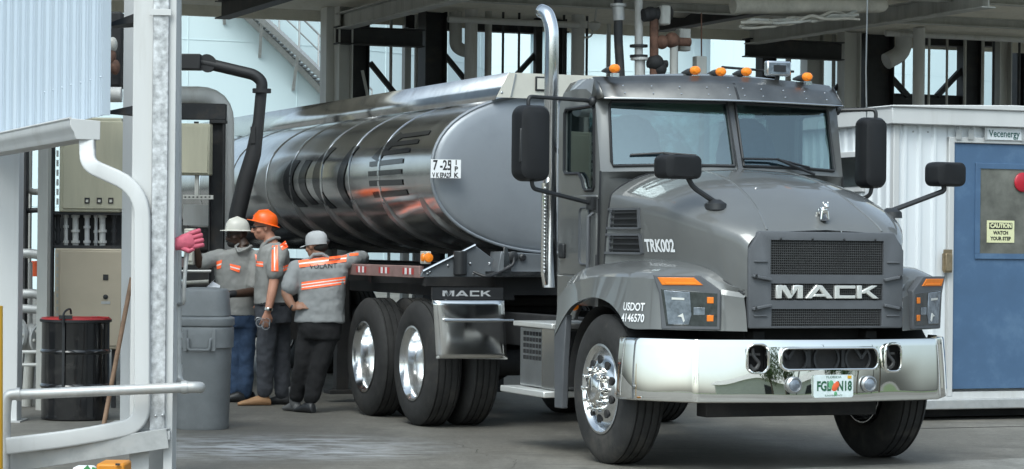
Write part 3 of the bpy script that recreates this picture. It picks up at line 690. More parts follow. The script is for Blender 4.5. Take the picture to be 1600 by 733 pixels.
# ================================================================== tanker trailer
K = lane_thing('tanker_trailer', 'mirror polished fuel tank trailer coupled behind the grey truck', 'trailer', 0, 0, 0)
TX, TZ, TC = 1.20, .665, 2.12
def tk(a, k=1.0):
    c, s = math.cos(a), math.sin(a); f = lambda q: math.copysign(abs(q)**.88, q)
    return TX*k*f(c), TC+TZ*k*f(s)
NA = 64; angs = [2*math.pi*j/NA for j in range(NA)]
def tring(y, k=1.0): return [Vector((tk(a, k)[0], y, tk(a, k)[1])) for a in angs]
TY0, TY1 = 3.40, 14.6
ys = [TY0+(TY1-TY0)*i/40 for i in range(41)]
rngs = [tring(y, 1+.0012*math.sin(i*2.1)) for i, y in enumerate(ys)]
MB().loft(rngs, False, False).build('tank_shell', tankm, K, 40)
MB().loft([tring(TY0+d, k) for d, k in ((.0, .995), (-.02, .985), (-.035, .95), (-.048, .86), (-.06, .70), (-.068, .45), (-.07, .15))], False, True).build('tank_head', headm, K, 60)
MB().loft([tring(TY1+d, k) for d, k in ((.0, .995), (.1, .95), (.19, .70), (.225, .15))], False, True).build('tank_head', headm, K, 60)
MB().tube(tring(TY0-.012, 1.0)+[tring(TY0-.012, 1.0)[0]], .014, 8, False).build('head_seam', headm, K)
seams = [lane(px, py, lx=-1.19).y for px, py in ((593, 256), (546, 260), (503, 260), (455, 270), (417, 260))]
seams += [seams[-1]+1.3, seams[-1]+2.6, seams[-1]+3.9]
for y in seams:
    MB().loft([tring(y-.025, 1.002), tring(y-.02, 1.006), tring(y+.02, 1.006), tring(y+.025, 1.002)], False, False).build('band', alum, K, 40)
for y in seams[:5]+[TY0+.35]:                                 # bottom stiffener rings with flat flanges
    m = MB(); rw = []
    for i in range(22):
        a = R(196)+R(148)*i/21; x, z = tk(a, 1.0); x2, z2 = tk(a, 1.0); d = Vector((x2, 0, z2-TC)).normalized()*(.028*min(1, min(i, 21-i)/3+.1))
        p = Vector((x, y, z)); rw.append([p+Vector((0, -.06, 0)), p+d+Vector((0, -.05, 0)), p+d+Vector((0, .05, 0)), p+Vector((0, .06, 0))])
    m.grid(rw).build('stiffener', alum2, K, 30)
# roll-over coaming along the crown
f0 = [lane(px, py, ly=3.30) for px, py in ((795, 113), (905, 117), (783, 151))]
zt = f0[0].z; xt = abs(f0[0].x); 
MB().add([(-xt, 3.31, zt), (-xt-.12, 3.31, zt-.23), (-xt-.12, TY1, zt-.23), (-xt, TY1, zt), (-xt+.02, 3.31, zt), (-xt+.02, TY1, zt)], [(0, 1, 2, 3), (0, 3, 5, 4)]).build('coaming', tankm, K, 20, solid=.006)
MB().add([(xt, 3.31, zt), (xt+.12, 3.31, zt-.23), (xt+.12, TY1, zt-.23), (xt, TY1, zt)], [(0, 1, 2, 3)]).build('coaming', tankm, K, 20, solid=.006)
cm = mat('cream_panel', (.62, .60, .53), .4, .2, .1, 4)
cp = MB().prism([(-xt-.105, zt-.21), (-xt+.005, zt-.002), (xt-.005, zt-.002), (xt+.105, zt-.21)], lambda x, z: Vector((x, 3.315, z)), lambda x, z: Vector((x, 3.30, z))).build('coaming_front', cm, K, 20)
MB().bar((-xt+.06, 3.294, zt-.01), (-xt+.02, 3.294, zt-.20), .012, .01).build('fold', alum2, cp); MB().ball((-xt-.06, 3.30, zt-.17), (.012, .006, .012)).build('bolt', alum2, cp)
c = lane(846, 131, ly=3.29); MB().box((c.x-.055, 3.285, c.z-.06), (c.x+.055, 3.298, c.z+.06)).build('coaming_lamp', black, cp, 30, .006)
MB().box((c.x-.04, 3.282, c.z-.045), (c.x+.04, 3.2845, c.z+.045)).build('lamp_window', cm, cp)
for y in (5.4, 8.4, 11.4): MB().lathe([(.28, 0), (.28, .14), (.24, .2), (.001, .22)], (0, y, TC+TZ-.02), (0, 0, 1), 24).build('dome_hatch', alum2, K)
MB().tube(fillet([lane(405, 187, lx=-.5)+Vector((0, .9, -.1)), lane(405, 186, lx=-.5)+Vector((0, .9, 0)), lane(447, 175, lx=-.5), lane(447, 182, lx=-.5)-Vector((0, 0, .06))], .05), .03, 8).build('vent_pipe', steel_d, K)
# dark bars and curved strokes painted on the flank
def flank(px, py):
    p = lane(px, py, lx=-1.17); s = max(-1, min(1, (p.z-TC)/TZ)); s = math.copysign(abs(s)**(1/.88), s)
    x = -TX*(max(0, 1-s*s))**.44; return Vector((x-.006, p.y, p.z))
flankm = mat('dark_flank_marks', (.022, .024, .027), .16, .2, .25, 6)
def decal(a, b, w, name='flank_mark', n=10):
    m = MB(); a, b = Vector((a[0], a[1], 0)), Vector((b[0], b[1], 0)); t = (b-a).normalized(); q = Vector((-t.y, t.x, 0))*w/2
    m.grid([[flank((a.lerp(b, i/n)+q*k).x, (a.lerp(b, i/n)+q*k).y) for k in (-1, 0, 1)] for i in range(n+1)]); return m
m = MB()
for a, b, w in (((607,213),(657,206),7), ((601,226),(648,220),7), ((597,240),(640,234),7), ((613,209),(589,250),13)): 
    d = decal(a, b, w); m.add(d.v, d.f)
m.build('flank_mark', flankm, K)
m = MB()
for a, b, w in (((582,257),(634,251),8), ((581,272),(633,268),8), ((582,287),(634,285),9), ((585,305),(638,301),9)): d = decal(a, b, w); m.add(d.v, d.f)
m.build('flank_mark', flankm, K)
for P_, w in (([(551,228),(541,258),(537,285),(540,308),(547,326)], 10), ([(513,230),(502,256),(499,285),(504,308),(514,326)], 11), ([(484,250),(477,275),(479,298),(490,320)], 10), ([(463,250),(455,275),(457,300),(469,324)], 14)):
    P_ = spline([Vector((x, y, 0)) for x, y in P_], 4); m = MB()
    m.grid([[flank(p.x+k*w/2, p.y) for k in (-1, 0, 1)] for p in P_]).build('flank_mark', flankm, K)
# inspection placard on the head
a, b = lane(672, 278, ly=3.30), lane(717, 250, ly=3.30); cc = (a+b)/2; hw, hh = (b.x-a.x)/2, (b.z-a.z)/2
nx = Vector((.985, -.17, 0)).normalized()
pf2 = lambda d: (lambda x, y, z=0: Vector((cc.x, 3.272, cc.z))+nx*x+Vector((0, 0, y))+Vector((-.17, -.985, 0))*d)
pq = MB().prism([(-hw, -hh), (hw, -hh), (hw, hh), (-hw, hh)], pf2(0), pf2(.008)).build('test_date_placard', wtext, K)
text('7 -25', .112, 'lettering', ktext, pq, lambda x, y, z: pf2(.0095)(x-.03, y+.025), sx=.66, bold=.003)
text('V K EPA27', .055, 'lettering', ktext, pq, lambda x, y, z: pf2(.0095)(x-.035, y-.055), sx=.62, bold=.002)
for i, ch in enumerate('IPK'): text(ch, .055, 'lettering', ktext, pq, lambda x, y, z: pf2(.0095)(x+hw-.04, y+.05-i*.052), bold=.002)
MB().bar(pf2(.009)(hw-.085, -hh+.01), pf2(.009)(hw-.085, hh-.01), .006, .003, (0, 1, 0)).build('rule', ktext, pq)
# front apron, bracket, rails
ap = [lane(*p, ly=3.28) for p in ((657, 433), (660, 424), (742, 383), (772, 406), (765, 433))]
pa = MB().prism([(p.x, p.z) for p in ap], lambda x, z: Vector((x, 3.28, z)), lambda x, z: Vector((x, 3.30, z))).build('front_apron', mat('apron_grey', (.19, .205, .22), .4, .5, .1, 6), K, 30, .004)
MB().tube([ap[1]+Vector((0, -.012, .0)), ap[2]+Vector((0, -.012, 0))], .012, 8).build('apron_edge', alum, pa)
c = lane(719, 411, ly=3.24); MB().tube([c+Vector((0, 0, -.10)), c+Vector((0, 0, .10))], .055, 14).build('canister', black, pa, 40, .01)
m = MB()
for px, py in ((672, 425), (700, 415), (735, 412), (740, 428), (765, 412), (668, 428)): m.ball(lane(px, py, ly=3.277), (.012, .008, .012), 8, 6)
m.build('bolt', alum2, pa)
nb = [lane(*p, ly=3.26) for p in ((776, 433), (783, 393), (862, 398), (862, 433))]
nbx = MB().prism([(p.x, p.z) for p in nb], lambda x, z: Vector((x, 3.26, z)), lambda x, z: Vector((x, 3.5, z))).build('nose_box', MATS['apron_grey'], K, 30, .006)
for px, py, r in ((801, 401, .045), (816, 402, .03)): MB().lathe([(r, 0), (r, .02), (r*.6, .03)], lane(px, py, ly=3.26), (0, -1, 0), 16).build('air_socket', black, nbx)
MB().prism([(p.x, p.z) for p in [lane(*q, ly=3.24) for q in ((786, 433), (788, 386), (792, 386), (800, 433))]], lambda x, z: Vector((x, 3.235, z)), lambda x, z: Vector((x, 3.255, z))).build('gusset', alum, nbx)
MB().tube(spline([lane(740, 425, ly=3.22), lane(760, 432, ly=3.15), lane(775, 428, ly=3.2), lane(800, 415, ly=3.22), lane(803, 402, ly=3.24)], 6), .012, 8).build('wiring', black, nbx)
MB().bar((-.78, 3.24, 1.28), (.9, 3.24, 1.28), .03, .035).build('nose_edge', alum, nbx)
rr_ = mat('rail_red_grey', (.30, .19, .175), .5, .2, .2, 8)
rail = MB().box((-1.215, 3.62, 1.235), (-1.17, 14.3, 1.335)).build('rub_rail', rr_, K, 30, .006)
MB().box((1.17, 3.62, 1.235), (1.215, 14.3, 1.335)).build('rub_rail', rr_, K, 30, .006)
for k in range(4):
    for j in range(5):
        y = lane(650-4, 430, lx=-1.216).y+k*.62+j*.055; MB().box((-1.219, y, 1.262), (-1.2155, y+.05, 1.315)).build('reflector', redm if j % 2 == 0 else wtext, rail, 0)
c = lane(662, 404, lx=-1.2); mk = MB().box((-1.21, c.y-.10, c.z-.045), (-1.17, c.y+.06, c.z+.06)).build('marker_lamp', cm, K, 30, .006)
MB().lathe([(.04, 0), (.036, .015), (.001, .025)], (-1.195, c.y-.101, c.z+.008), (0, -1, 0), 16).lathe([(.035, 0), (.03, .015), (.001, .02)], (-1.21, c.y-.02, c.z+.008), (-1, 0, 0), 16).build('lens', amber, mk)
m = MB()
for s in (-1, 1): m.bar((s*.5, 3.4, 1.2), (s*.5, 14.4, 1.2), .1, .28); 
for y in (3.6, 5.0, 6.5, 8, 9.5, 11, 12.5, 14): m.box((-1.165, y, 1.17), (1.165, y+.08, 1.33))
m.box((-.45, 3.4, 1.1), (.45, 5.0, 1.5)); m.cyl((-.9, 12.1, .52), (.9, 12.1, .52), .1); m.cyl((-.9, 13.35, .52), (.9, 13.35, .52), .1)
m.box((-1.0, 8.2, .55), (-.3, 10.2, 1.15)); m.cyl((-.2, 7.2, .8), (-.2, 11, .8), .09)
m.build('subframe', void, K, 30)
for s in (-1, 1): MB().box((s*.8-.06, 6.9, .12), (s*.8+.06, 7.02, 1.2)).box((s*.8-.14, 6.85, .08), (s*.8+.14, 7.07, .12)).build('landing_leg', void, K, 30, .006)
for s in (-1, 1):
    for y in (12.1, 13.35): wheel(s*1.07, y, s, 'drive', K); wheel(s*.735, y, s, 'inner', K)

# ================================================================== ground
def ground_mat(name, base, var, pol=True):
    m = mat(name, base, .75, 0, var, .8, bump=.25, bscale=70); N = m.node_tree; b = N.nodes['Principled BSDF']; L = N.links
    src = b.inputs['Base Color'].links[0].from_socket; tc = [n for n in N.nodes if n.type == 'TEX_COORD'][0]
    def layer(src, sc, lo, hi, col, fac, mask=None, det=8, st=(1, 1, 1), rot=0):
        mp = N.nodes.new('ShaderNodeMapping'); mp.inputs['Scale'].default_value = st; mp.inputs['Rotation'].default_value = (0, 0, rot); L.new(tc.outputs['Object'], mp.inputs[0])
        n = N.nodes.new('ShaderNodeTexNoise'); n.inputs['Scale'].default_value = sc; n.inputs['Detail'].default_value = det; n.inputs['Roughness'].default_value = .68; L.new(mp.outputs[0], n.inputs['Vector'])
        r = N.nodes.new('ShaderNodeMapRange'); r.inputs[1].default_value = lo; r.inputs[2].default_value = hi; r.inputs[4].default_value = fac; L.new(n.outputs['Fac'], r.inputs[0])
        f = r.outputs[0]
        if mask:
            vm = N.nodes.new('ShaderNodeVectorMath'); vm.operation = 'DISTANCE'; vm.inputs[1].default_value = mask[0]; L.new(tc.outputs['Object'], vm.inputs[0])
            r2 = N.nodes.new('ShaderNodeMapRange'); r2.inputs[1].default_value = mask[1]; r2.inputs[2].default_value = mask[1]*.2; L.new(vm.outputs['Value'], r2.inputs[0])
            mu = N.nodes.new('ShaderNodeMath'); mu.operation = 'MULTIPLY'; L.new(f, mu.inputs[0]); L.new(r2.outputs[0], mu.inputs[1]); f = mu.outputs[0]
        mx = N.nodes.new('ShaderNodeMixRGB'); L.new(f, mx.inputs[0]); L.new(src, mx.inputs[1]); mx.inputs[2].default_value = (*col, 1); return mx.outputs[0]
    o = layer(src, .9, .42, .62, (base[0]*.5, base[1]*.5, base[2]*.49), .9, st=(1, .35, 1), rot=TH)
    o = layer(o, 2.6, .52, .66, (base[0]*.45, base[1]*.45, base[2]*.44), .75, st=(.35, 1.4, 1), rot=.1)
    o = layer(o, 7, .56, .7, (base[0]*1.7, base[1]*1.68, base[2]*1.6), .5, st=(.25, 1.6, 1), rot=-.12)
    o = layer(o, .55, .42, .60, (base[0]*.62, base[1]*.6, base[2]*.58), .8, st=(1.6, .25, 1), rot=TH)
    o = layer(o, 22, .57, .66, (base[0]*.4, base[1]*.4, base[2]*.38), .6, det=3)
    o = layer(o, 14, .55, .8, (base[0]*1.5, base[1]*1.5, base[2]*1.5), .6, det=4)
    if pol:
        o = layer(o, 3.0, .42, .58, (.40, .41, .42), .95, ((-1.75, 18.55, 0), 1.5), st=(.9, 1.9, 1), rot=-.25)
        o = layer(o, 5.5, .52, .60, (.42, .43, .44), .85, ((-1.3, 18.1, 0), .9), st=(.45, 2.2, 1), rot=-.5)
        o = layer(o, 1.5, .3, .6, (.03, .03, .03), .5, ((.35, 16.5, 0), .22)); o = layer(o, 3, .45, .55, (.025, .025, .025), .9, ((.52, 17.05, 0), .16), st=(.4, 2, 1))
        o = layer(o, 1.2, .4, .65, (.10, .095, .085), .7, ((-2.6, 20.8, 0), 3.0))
    L.new(o, b.inputs['Base Color']); return m
gm_ = ground_mat('concrete_paving', (.178, .168, .146), .12)
g = MB().add([(-400, -400, 0), (400, -400, 0), (400, 600, 0), (-400, 600, 0)], [(0, 1, 2, 3)]).build('ground', gm_, None, 0); tag(g, 'worn grey concrete paving of the loading yard', 'ground', kind='structure')
def gp(px, py):
    a, b = un(px, py); Y = -CAMZ/b; return Vector((a*Y, Y, 0))
e0, e1 = gp(1290, 732), gp(1600, 718); d = (e1-e0).normalized()
g2 = MB().prism([(e0-d*2.2).to_tuple()[:2], (e1+d*12).to_tuple()[:2], (e1+d*12+Vector((3, -7, 0))).to_tuple()[:2], (e0-d*2.2+Vector((0, -7, 0))).to_tuple()[:2]], lambda x, y: Vector((x, y, -.02)), lambda x, y: Vector((x, y, .012)))
tag(g2.build('apron_slab', ground_mat('pale_apron_concrete', (.23, .225, .205), .15, False), None, 0, .006), 'paler concrete slab edge in the lower right foreground', 'slab', kind='structure')
random.seed(11)
def crack(a, b, w, n=26):
    m = MB(); pts = []
    d = (b-a); q = Vector((-d.y, d.x, 0)).normalized(); off = 0
    for i in range(n+1): off += random.uniform(-.05, .05); pts.append(a+d*i/n+q*off)
    m.grid([[p-q*w*random.uniform(.3, 1)+Vector((0, 0, .004)), p+q*w*random.uniform(.3, 1)+Vector((0, 0, .004))] for p in pts]); return m
ck = mat('crack_dirt', (.045, .042, .037), .95, 0, .4, 20)
for a, b, lab in (((690, 690), (830, 731), 'short crack running toward the photographer before the steer wheel'), ((1060, 700), (1290, 684), 'fine crack in the concrete under the bumper')):
    m = crack(gp(*a), gp(*b), .003); c = gp(*a); m.v = [v-c for v in m.v]; o = m.build('crack', ck, None, 0); o.location = c; tag(o, lab, 'crack', kind='structure')
jm = mat('joint_sealant', (.05, .048, .045), .9, 0, .3, 8)
j = MB()
for ly in (2.4, 10.6): a, b = TW(2.6, ly, .003), TW(12, ly, .003); j.bar(a, b, .018, .002)
tag(j.build('paving_joint', jm, None, 0), 'dark sealed joints between the concrete bays', 'joint', kind='structure')

# ================================================================== loading canopy (steel frame over the lanes)
LR = lane_thing('loading_canopy', 'steel loading canopy with dark frames and ribbed roof above the tanker', 'canopy', 0, 0, 0)
FY = 13.6
ez = lane(400, 20, ly=14.2).z; ez2 = lane(1000, 37, ly=14.2).z
RZ = (ez+ez2)/2
roof = MB()
n = 22
P = []
for i in range(n+1):
    y = 7.4+(14.2-7.4)*i/n; P.append((y, RZ+(.0 if i % 2 else .07)))
roof.grid([[Vector((x, yy, z)) for yy, z in P] for x in (-7, 12)])
roof.build('roof_deck', roofm, LR, 0, solid=.01)
m = MB(); m.box((-7, 14.15, RZ-.12), (12, 14.22, RZ+.25)); m.box((-7, 7.32, RZ-.02), (12, 7.39, RZ+.35)); m.build('roof_fascia', roofm, LR, 30)
def pb(px0, py0, px1, py1, ly, dep): 
    a, b = lane(px0, py1, ly=ly), lane(px1, py0, ly=ly)
    return (min(a.x, b.x), ly, min(a.z, b.z)), (max(a.x, b.x), ly+dep, max(a.z, b.z))
def ibeam_px(px0, py0, px1, py1, ly, dep, m, name='beam'):
    a, b = pb(px0, py0, px1, py1, ly, dep); c = (a[2]+b[2])/2; MB().ibeam((a[0], ly+dep/2, c), (b[0], ly+dep/2, c), dep, b[2]-a[2], .016).build(name, m, LR, 30)
def col_px(px0, px1, ly, dep, m, ztop=None, z0=0, kind='h'):
    a, b = lane(px0, 60, ly=ly), lane(px1, 60, ly=ly); w = b.x-a.x; zt = ztop or RZ; k = MB(); cx = (a.x+b.x)/2
    if kind == 'h': k.ibeam((cx, ly+dep/2, z0), (cx, ly+dep/2, zt), dep, w, .016, (1, 0, 0))
    elif kind == 'box': k.box((a.x, ly, z0), (b.x, ly+dep, zt))
    else: k.cyl((cx, ly+w/2, z0), (cx, ly+w/2, zt), w/2, 20)
    return k.build('column', m, LR, 30, .004 if kind == 'box' else 0)
def brace_px(p, q, ly, w, m, name='brace'): return MB().bar(lane(*p, ly=ly), lane(*q, ly=ly), w, w, (0, 1, 0)).build(name, m, LR, 30)
lightc = mat('light_grey_column', (.55, .55, .52), .6, 0, .08, 3, dirt=(.3, .27, .22, .4), dscale=2, streak=True)
# left bay
col_px(510, 528, 13.5, .25, lightc, kind='box'); col_px(530, 552, 13.3, .2, lightc, kind='h'); col_px(552, 578, FY, .22, steel_d); col_px(633, 643, FY+.5, .12, steel_g, kind='box')
col_px(665, 699, FY-.2, .28, steel_d); ibeam_px(528, 46, 664, 68, FY-.35, .18, steel_d); ibeam_px(638, 20, 722, 44, FY+.3, .18, steel_d); ibeam_px(742, 24, 840, 48, FY+.3, .18, steel_d)
brace_px((578, 98), (620, 150), FY+.1, .06, steel_d); brace_px((695, 86), (726, 124), FY+.1, .06, steel_d); brace_px((808, 116), (838, 83), FY+.1, .06, steel_d); brace_px((566, 110), (575, 152), FY-.3, .03, steel_g)
col_px(838, 848, FY, .1, steel_d, kind='box'); ibeam_px(862, 8, 890, 50, FY+.2, .2, steel_d); col_px(868, 886, FY, .2, steel_d, z0=3.6)
# right bay
ibeam_px(1169, 66, 1320, 88, FY-.3, .18, steel_d); col_px(1192, 1214, FY, .2, steel_d, ztop=lane(1200, 88, ly=FY).z); col_px(1262, 1288, FY+.4, .2, lightc); col_px(1320, 1346, FY-.1, .2, lightc); col_px(1352, 1398, FY, .25, steel_d)
col_px(1510, 1537, FY, .24, steel_d); ibeam_px(1440, 36, 1512, 70, FY+.1, .2, steel_d); ibeam_px(1384, 150, 1512, 165, FY+.1, .15, steel_d); ibeam_px(1324, 40, 1360, 60, FY+.15, .2, steel_d)
brace_px((1384, 112), (1418, 150), FY+.15, .07, steel_d); brace_px((1464, 150), (1506, 105), FY+.15, .07, steel_d); brace_px((1300, 145), (1330, 110), FY+.1, .05, steel_d)
col_px(1563, 1582, FY-.1, .2, steel_g); ibeam_px(1540, 0, 1560, 72, FY+.2, .2, steel_d); col_px(1590, 1602, FY+.6, .2, steel_d)
for x, y in ((-6.7, 7.6), (11.7, 7.6), (-6.7, 13.9), (11.7, 13.9)): MB().ibeam((x, y, 0), (x, y, RZ), .25, .25, .016, (1, 0, 0)).build('column', steel_g, LR, 30)
# lane-direction beams under the deck
for p, q, h, m in (((534, 34), (652, 8), .20, steel_g), ((1172, 58), (1356, 26), .20, steel_g), ((1031, 38), (1147, 16), .2, steel_d), ((347, 16), (418, -2), .22, steel_d)):
    zz = min(lane(*p, ly=13.4).z, RZ-.12); a = lane(*p, ly=13.4)
    t = 3.2 if p[0] != 347 else 6
    MB().ibeam((a.x, 13.4, a.z), (a.x, 13.4-t-2.5, a.z), .18, h, .016).build('joist', m, LR, 30)
for y in (8.5, 11.0): MB().ibeam((-6.8, y, RZ-.06), (11.8, y, RZ-.06), .12, .11, .012).build('purlin', steel_g, LR, 30)

# pipework of the loading bays: things of their own
def vpipe(px, w, ly, m, label, cat='pipe', name='vertical_pipe', z0=0, z1=None, flange=(), group=None, fm=None):
    c = lane(px, 60, ly=ly); r = w/FPX*TW(c.x, c.y, 0).y/2
    o = MB().cyl((c.x, c.y, z0), (c.x, c.y, z1 or RZ), r, 18).build(name, m, None, 40); o.location = TO; o.rotation_euler = (0, 0, TH); tag(o, label, cat, group)
    for py in flange:
        z = lane(px, py, ly=ly).z
        MB().cyl((c.x, c.y, z-.022), (c.x, c.y, z+.022), r*1.45, 20).build('flange', fm or m, o, 40)
    return o
vpipe(736, 20, 13.0, pipe_g, 'thick pale grey riser pipe left of the chrome exhaust stack'); vpipe(903, 21, 13.0, pipe_g, 'thick pale grey riser pipe with flange right of the exhaust stack', flange=(36, 41))
vpipe(1436, 19, 12.6, pipe_g, 'thick pale grey riser pipe standing behind the white cabin roof')
for px, w, lab in ((763, 11, 'brownish thin post just right of the pale riser pipe'), (786, 4, 'thin dark rod left of two behind the tank crown'), (811, 4, 'thin dark rod nearest the left of the exhaust stack'), (881, 4, 'thin dark rod squeezed between exhaust stack and flanged riser'), (917, 4, 'thin dark rod right beside the flanged riser'),
                   (1452, 4, 'thin rusty rod nearest the right of the pale riser behind cabin'), (1480, 4, 'thin rusty rod midway between pale riser and dark column'), (1508, 5, 'thin rusty rod against the dark column left edge'), (1536, 5, 'thin rusty rod against the dark column right edge'), (1553, 4, 'thin dark rod left of the far right column'), (1593, 4, 'thin dark rod at the right edge of the picture')):
    vpipe(px, w, 13.1, steel_g if w > 4 or 'rusty' in lab else steel_d, lab, 'rod', 'hanging_rod', group='thin rods of the loading bays')
for px, w, lab in ((951, 7, 'slim grey post left of the black hanging loading hose'), (1232, 9, 'slim grey post behind the square work light'), (1303, 6, 'thin grey rod left of the light right hand column'), (1412, 5, 'thin grey rod behind the fat bent pipe'), (611, 5, 'thin grey rod inside the left bay above the tank'), (651, 7, 'slim grey post just left of the thick dark column')):
    vpipe(px, w, 13.9, pipe_g if w > 6 else steel_g, lab, 'rod', 'hanging_rod', group='thin rods of the loading bays')
for py, x0, x1, lab in ((30, 700, 905, 'long thin pipe crossing under the deck left of the stack'), (14, 905, 1150, 'long thin pipe crossing under the deck above the cab'), (52, 1384, 1600, 'long thin pipe crossing the right hand bay')):
    a, b = lane(x0, py, ly=12.9), lane(x1, py, ly=12.9); o = MB().cyl(a, (b.x, a.y, a.z), .04, 12).build('cross_pipe', pipe_g, None, 40); o.location = TO; o.rotation_euler = (0, 0, TH); tag(o, lab, 'pipe')
# elbows
def lpipe(pts, w, ly, m, name, label, cat='pipe', rad=.3, n=16):
    P = [lane(*p, ly=ly) for p in pts]; r = w/FPX*TW(P[0].x, P[0].y, 0).y/2
    o = MB().tube(fillet(P, rad, 8), r, n).build(name, m, None, 45); o.location = TO; o.rotation_euler = (0, 0, TH); return tag(o, label, cat)
lpipe([(712, -10), (712, 72), (724, 80), (740, 80)], 20, 13.3, steel_g, 'elbow_pipe', 'grey elbow pipe behind the pale riser and dark thick column', rad=.12)
lpipe([(1412, -15), (1412, 82), (1385, 96)], 26, 13.2, pipe_g, 'elbow_pipe', 'fat grey bent pipe above the white cabin corner', rad=.2)
lpipe([(1444, 13), (1540, 11)], 22, 13.4, pipe_g, 'header_pipe', 'fat horizontal pipe above the rods at upper right')
b = lpipe([(1145, 9), (1374, 7)], 27, 8.2, mat('lagged_pipe', (.42, .40, .35), .8, 0, .2, 6, bump=.4, dirt=(.15, .13, .1, .6)), 'lagged_pipe', 'thick pale lagged header pipe under the canopy above the truck cab')
m = MB(); P = [lane(1376, 7, ly=8.2)]; m.ball(P[0], .088); m.build('end_cap', MATS['lagged_pipe'], b)
random.seed(3)
for k in range(5):
    q = [lane(1160+i*18+random.uniform(-5, 5), 38-i*1.6+random.uniform(-5, 5)+k*2-3, ly=8.1+random.uniform(-.08, .08)) for i in range(11)]
    o = MB().tube(spline(q, 4), random.uniform(.010, .024), 7).build('cable', steel_g if k % 2 else MATS['lagged_pipe'], None, 60); o.location = TO; o.rotation_euler = (0, 0, TH); tag(o, 'tangled cable bundle strapped under the pale lagged header pipe', 'cable', 'cables under the lagged pipe')
# valve cluster behind the cab
def lobj(mb, name, m, label=None, cat=None, par=None, bevel=0, smooth=40):
    o = mb.build(name, m, par, smooth, bevel)
    if not par: o.location = TO; o.rotation_euler = (0, 0, TH); tag(o, label, cat)
    return o
VY = 8.0
o = lpipe([(966, -15), (966, 60), (970, 125)], 14, VY, steel_d, 'loading_hose', 'black hanging loading hose behind the left roof marker light', 'hose', .1)
lobj(MB().cyl(lane(966, 10, ly=VY), lane(967, 32, ly=VY), .062).cyl(lane(966, 6, ly=VY), lane(966, 10, ly=VY), .085), 'hose_coupling', galvp, par=o)
o = lpipe([(998, -15), (998, 130)], 13, VY+.1, pipe_g, 'valve_pipe', 'grey pipe with bolted flanges above the cab roof', 'pipe')
for py in (72, 88): lobj(MB().cyl(lane(998, py-2, ly=VY+.1), lane(998, py+2, ly=VY+.1), .095), 'flange', steel_d, par=o)
lobj(MB().cyl(lane(1000, 91, ly=VY+.1), lane(1000, 130, ly=VY+.1), .055).cyl(lane(1000, 90, ly=VY+.1), lane(1000, 94, ly=VY+.1), .10), 'flange', pipe_g, par=o)
o = lpipe([(1022, 20), (1022, 130)], 14, VY, rust, 'valve_stem_pipe', 'dirty brown valve pipe with large black actuator on top', 'valve')
lobj(MB().ball(lane(1016, 22, ly=VY), (.075, .09, .08)).ball(lane(1036, 20, ly=VY), (.085, .09, .085)).cyl(lane(1005, 24, ly=VY), lane(1048, 20, ly=VY), .07), 'actuator', void, par=o)
a, b = pb(1034, 8, 1049, 38, VY-.1, .14); lobj(MB().box(a, b), 'actuator_cover', steel_g, par=o, bevel=.02)
lobj(MB().ball(lane(1024, 98, ly=VY), .09).ball(lane(1030, 108, ly=VY), .08).cyl(lane(1012, 100, ly=VY), lane(1042, 100, ly=VY), .04), 'valve_body', void, par=o)
o = lpipe([(1053, 70), (1053, 130)], 13, VY, steel_g, 'meter_pipe', 'short pipe with rusty valve and grey box behind the roof lights', 'valve')
lobj(MB().ball(lane(1050, 63, ly=VY), .085).cyl(lane(1035, 64, ly=VY), lane(1078, 66, ly=VY), .045).ball(lane(1034, 66, ly=VY), .075), 'valve_body', rust, par=o)
a, b = pb(1062, 45, 1080, 79, VY+.1, .12); lobj(MB().box(a, b), 'instrument_box', steel_g, par=o, bevel=.012)
a, b = pb(1089, 88, 1105, 116, VY+.1, .12); o = lobj(MB().box(a, b), 'junction_box', steel_g, 'small grey junction box on a pole behind the cab roof', 'junction box', bevel=.01)
lobj(MB().cyl(lane(1096, 89, ly=VY+.15), lane(1096, 20, ly=VY+.15), .008, 8), 'conduit', rust, par=o); lobj(MB().cyl(lane(1097, 115, ly=VY+.15), lane(1097, 115, ly=VY+.15)*1-Vector((0, 0, 2.85)), .03, 8), 'post', steel_g, par=o)
o = lpipe([(1128, 105), (1190, 110), (1240, 112)], 4, VY, steel_d, 'sensor_cable', 'thin dark cable running behind the roof lights', 'cable')
c = lane(929, 40, ly=12); o = lobj(MB().loft([[c+Vector((r*math.cos(a)*1.4, r*math.sin(a), z)) for a in [2*math.pi*j/12 for j in range(12)]] for z, r in ((.05, .03), (.03, .06), (-.03, .05), (-.06, .02))]), 'flood_lamp', pipe_g, 'small pale flood lamp hanging beside the flanged riser', 'lamp')
lobj(MB().tube(fillet([c+Vector((0, 0, .04)), c+Vector((.05, 0, .4))], .05), .014, 8).tube(spline([c+Vector((-.03, 0, -.05)), c+Vector((-.04, 0, -.12)), c+Vector((-.1, 0, -.15)), c+Vector((-.2, 0, -.14))], 4), .012, 6), 'lamp_bracket', pipe_g, par=o)

